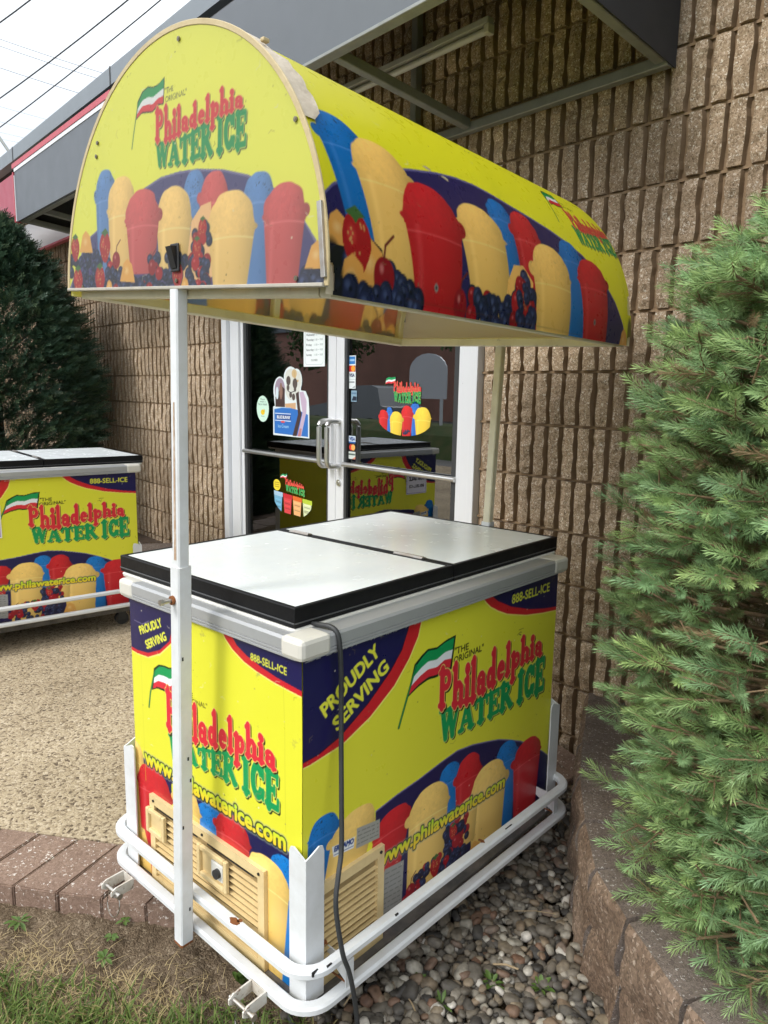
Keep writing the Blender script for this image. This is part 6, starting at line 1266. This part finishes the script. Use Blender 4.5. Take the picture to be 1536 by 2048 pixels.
def far_tree(x, y, h, r, lb, seed):
    q = random.Random(seed); t_ = empty('street_tree', (x, y, -.1)); tag(t_, lb, 'tree', 'trees across the car park'); V, F = [], []
    for _ in range(2600):
        th, ph = q.uniform(0, 6.28), math.acos(q.uniform(-1, 1)); rr = r*q.uniform(.55, 1)*(1+.25*math.sin(3*th+ph*2)); c = np.array([rr*math.sin(ph)*math.cos(th), rr*math.sin(ph)*math.sin(th), h-r*.9+rr*.9*math.cos(ph)]); a = np.array([q.gauss(0, 1) for _ in range(3)]); b = np.array([q.gauss(0, 1) for _ in range(3)]); a *= .16/np.linalg.norm(a); b *= .12/np.linalg.norm(b); n0 = len(V); V += [c-a, c+b, c+a, c-b]; F.append((n0, n0+1, n0+2, n0+3))
    mk('crown', np.array(V), np.array(F), mat('far_leaves', (.09, .15, .05), .7, noise=.5, nscale=2, ncol=(.13, .19, .07)), t_)
    m_ = MB(); m_.cone((0, 0, 0), (0, 0, h-r), .16, .09, 8)
    for k_ in range(5): a = k_*1.3; m_.cone((0, 0, h*.45), (r*.6*math.cos(a), r*.6*math.sin(a), h-r*.6), .06, .02, 6)
    m_.build('trunk', BARK, t_)
for i, (x, y, h, r, lb) in enumerate(((-19, 11, 7.5, 2.6, 'broad tree nearest to the doors across the car park'), (-20, 19, 8.5, 3.0, 'tallest tree across the car park'), (-19.5, 30, 7, 2.4, 'small round tree far across the car park'), (-18, 3, 7.8, 2.7, 'tree across the car park behind the viewer'))): far_tree(x, y, h, r, lb, 50+i)
m_ = MB(); Q_ = [(-11.0, -.1), (-10.4, .45), (-9.8, .62), (-9.0, .60), (-8.5, .40), (-8.0, -.1)]; n = len(Q_); m_.add([(x, 4, z) for x, z in Q_]+[(x, 40, z) for x, z in Q_], [tuple(range(n)), tuple(range(n, 2*n))[::-1]]+[(i+1, i, n+i, n+i+1) for i in range(n-1)]); tag(m_.build('grass_bank', LAWN), kind='structure')
cr = empty('parked_car', (-12.2, 18.4, -.1), rad(90)); tag(cr, 'dark grey estate car parked on the asphalt, mirrored in the doors', 'car')
prof = [(-2.25, .35), (-2.3, .75), (-2.2, 1.0), (-1.9, 1.05), (-1.55, 1.62), (-1.2, 1.70), (.25, 1.66), (.95, 1.10), (1.95, .95), (2.25, .75), (2.28, .35)]
m_ = MB(); n = len(prof); m_.add([(x, -.88+(.16 if z > 1.1 else 0), z) for x, z in prof]+[(x, .88-(.16 if z > 1.1 else 0), z) for x, z in prof], [tuple(range(n))[::-1], tuple(range(n, 2*n))]+[(i, (i+1) % n, n+(i+1) % n, n+i) for i in range(n)])
bd_ = m_.build('body', mat('grey_car_paint', (.22, .23, .24), .3, metal=.4, coat=.5), cr, True)
for s in (-1, 1):
    m_ = MB(); m_.add([(-1.70, s*.865, 1.10), (-1.42, s*.735, 1.57), (.2, s*.735, 1.56), (.80, s*.865, 1.12)], [(0, 1, 2, 3) if s < 0 else (3, 2, 1, 0)]); m_.build('side_window', DKG_, bd_)
    for x in (-1.4, 1.45):
        m_ = MB(); m_.tube([(x, s*.70, .33), (x, s*.90, .33)], .33, 24); w_ = m_.build('wheel', RUBBER, cr, True); m_ = MB(); m_.cyl((x, s*.90, .33), (x, s*.91, .33), .2, 20); m_.build('rim', STEEL, w_)
    m_ = MB(); m_.bbox((2.2, s*.75-.14, .66), (2.30, s*.75+.14, .80), .03); m_.build('headlight', ALU, cr)
sg = empty('white_sign', (-9.2, 12.25, .0), rad(0)); tag(sg, 'white round-topped sign board on two legs, mirrored in the right door', 'sign')
m_ = MB(); P = [(-.66, 1.25)]+[(-.66, 1.95)]+[(-.66*math.cos(a), 1.95+.42*math.sin(a)) for a in np.linspace(.2, 2.94, 9)]+[(.66, 1.95), (.66, 1.25)]; n = len(P); m_.add([(-.02, y, z) for y, z in P]+[(.02, y, z) for y, z in P], [tuple(range(n))[::-1], tuple(range(n, 2*n))]+[(i, (i+1) % n, n+(i+1) % n, n+i) for i in range(n)]); m_.build('panel', ALU, sg)
for y in (-.5, .5): m_ = MB(); m_.box((-.03, y-.03, .3), (.03, y+.03, 1.25)); m_.build('leg', ALU, sg)
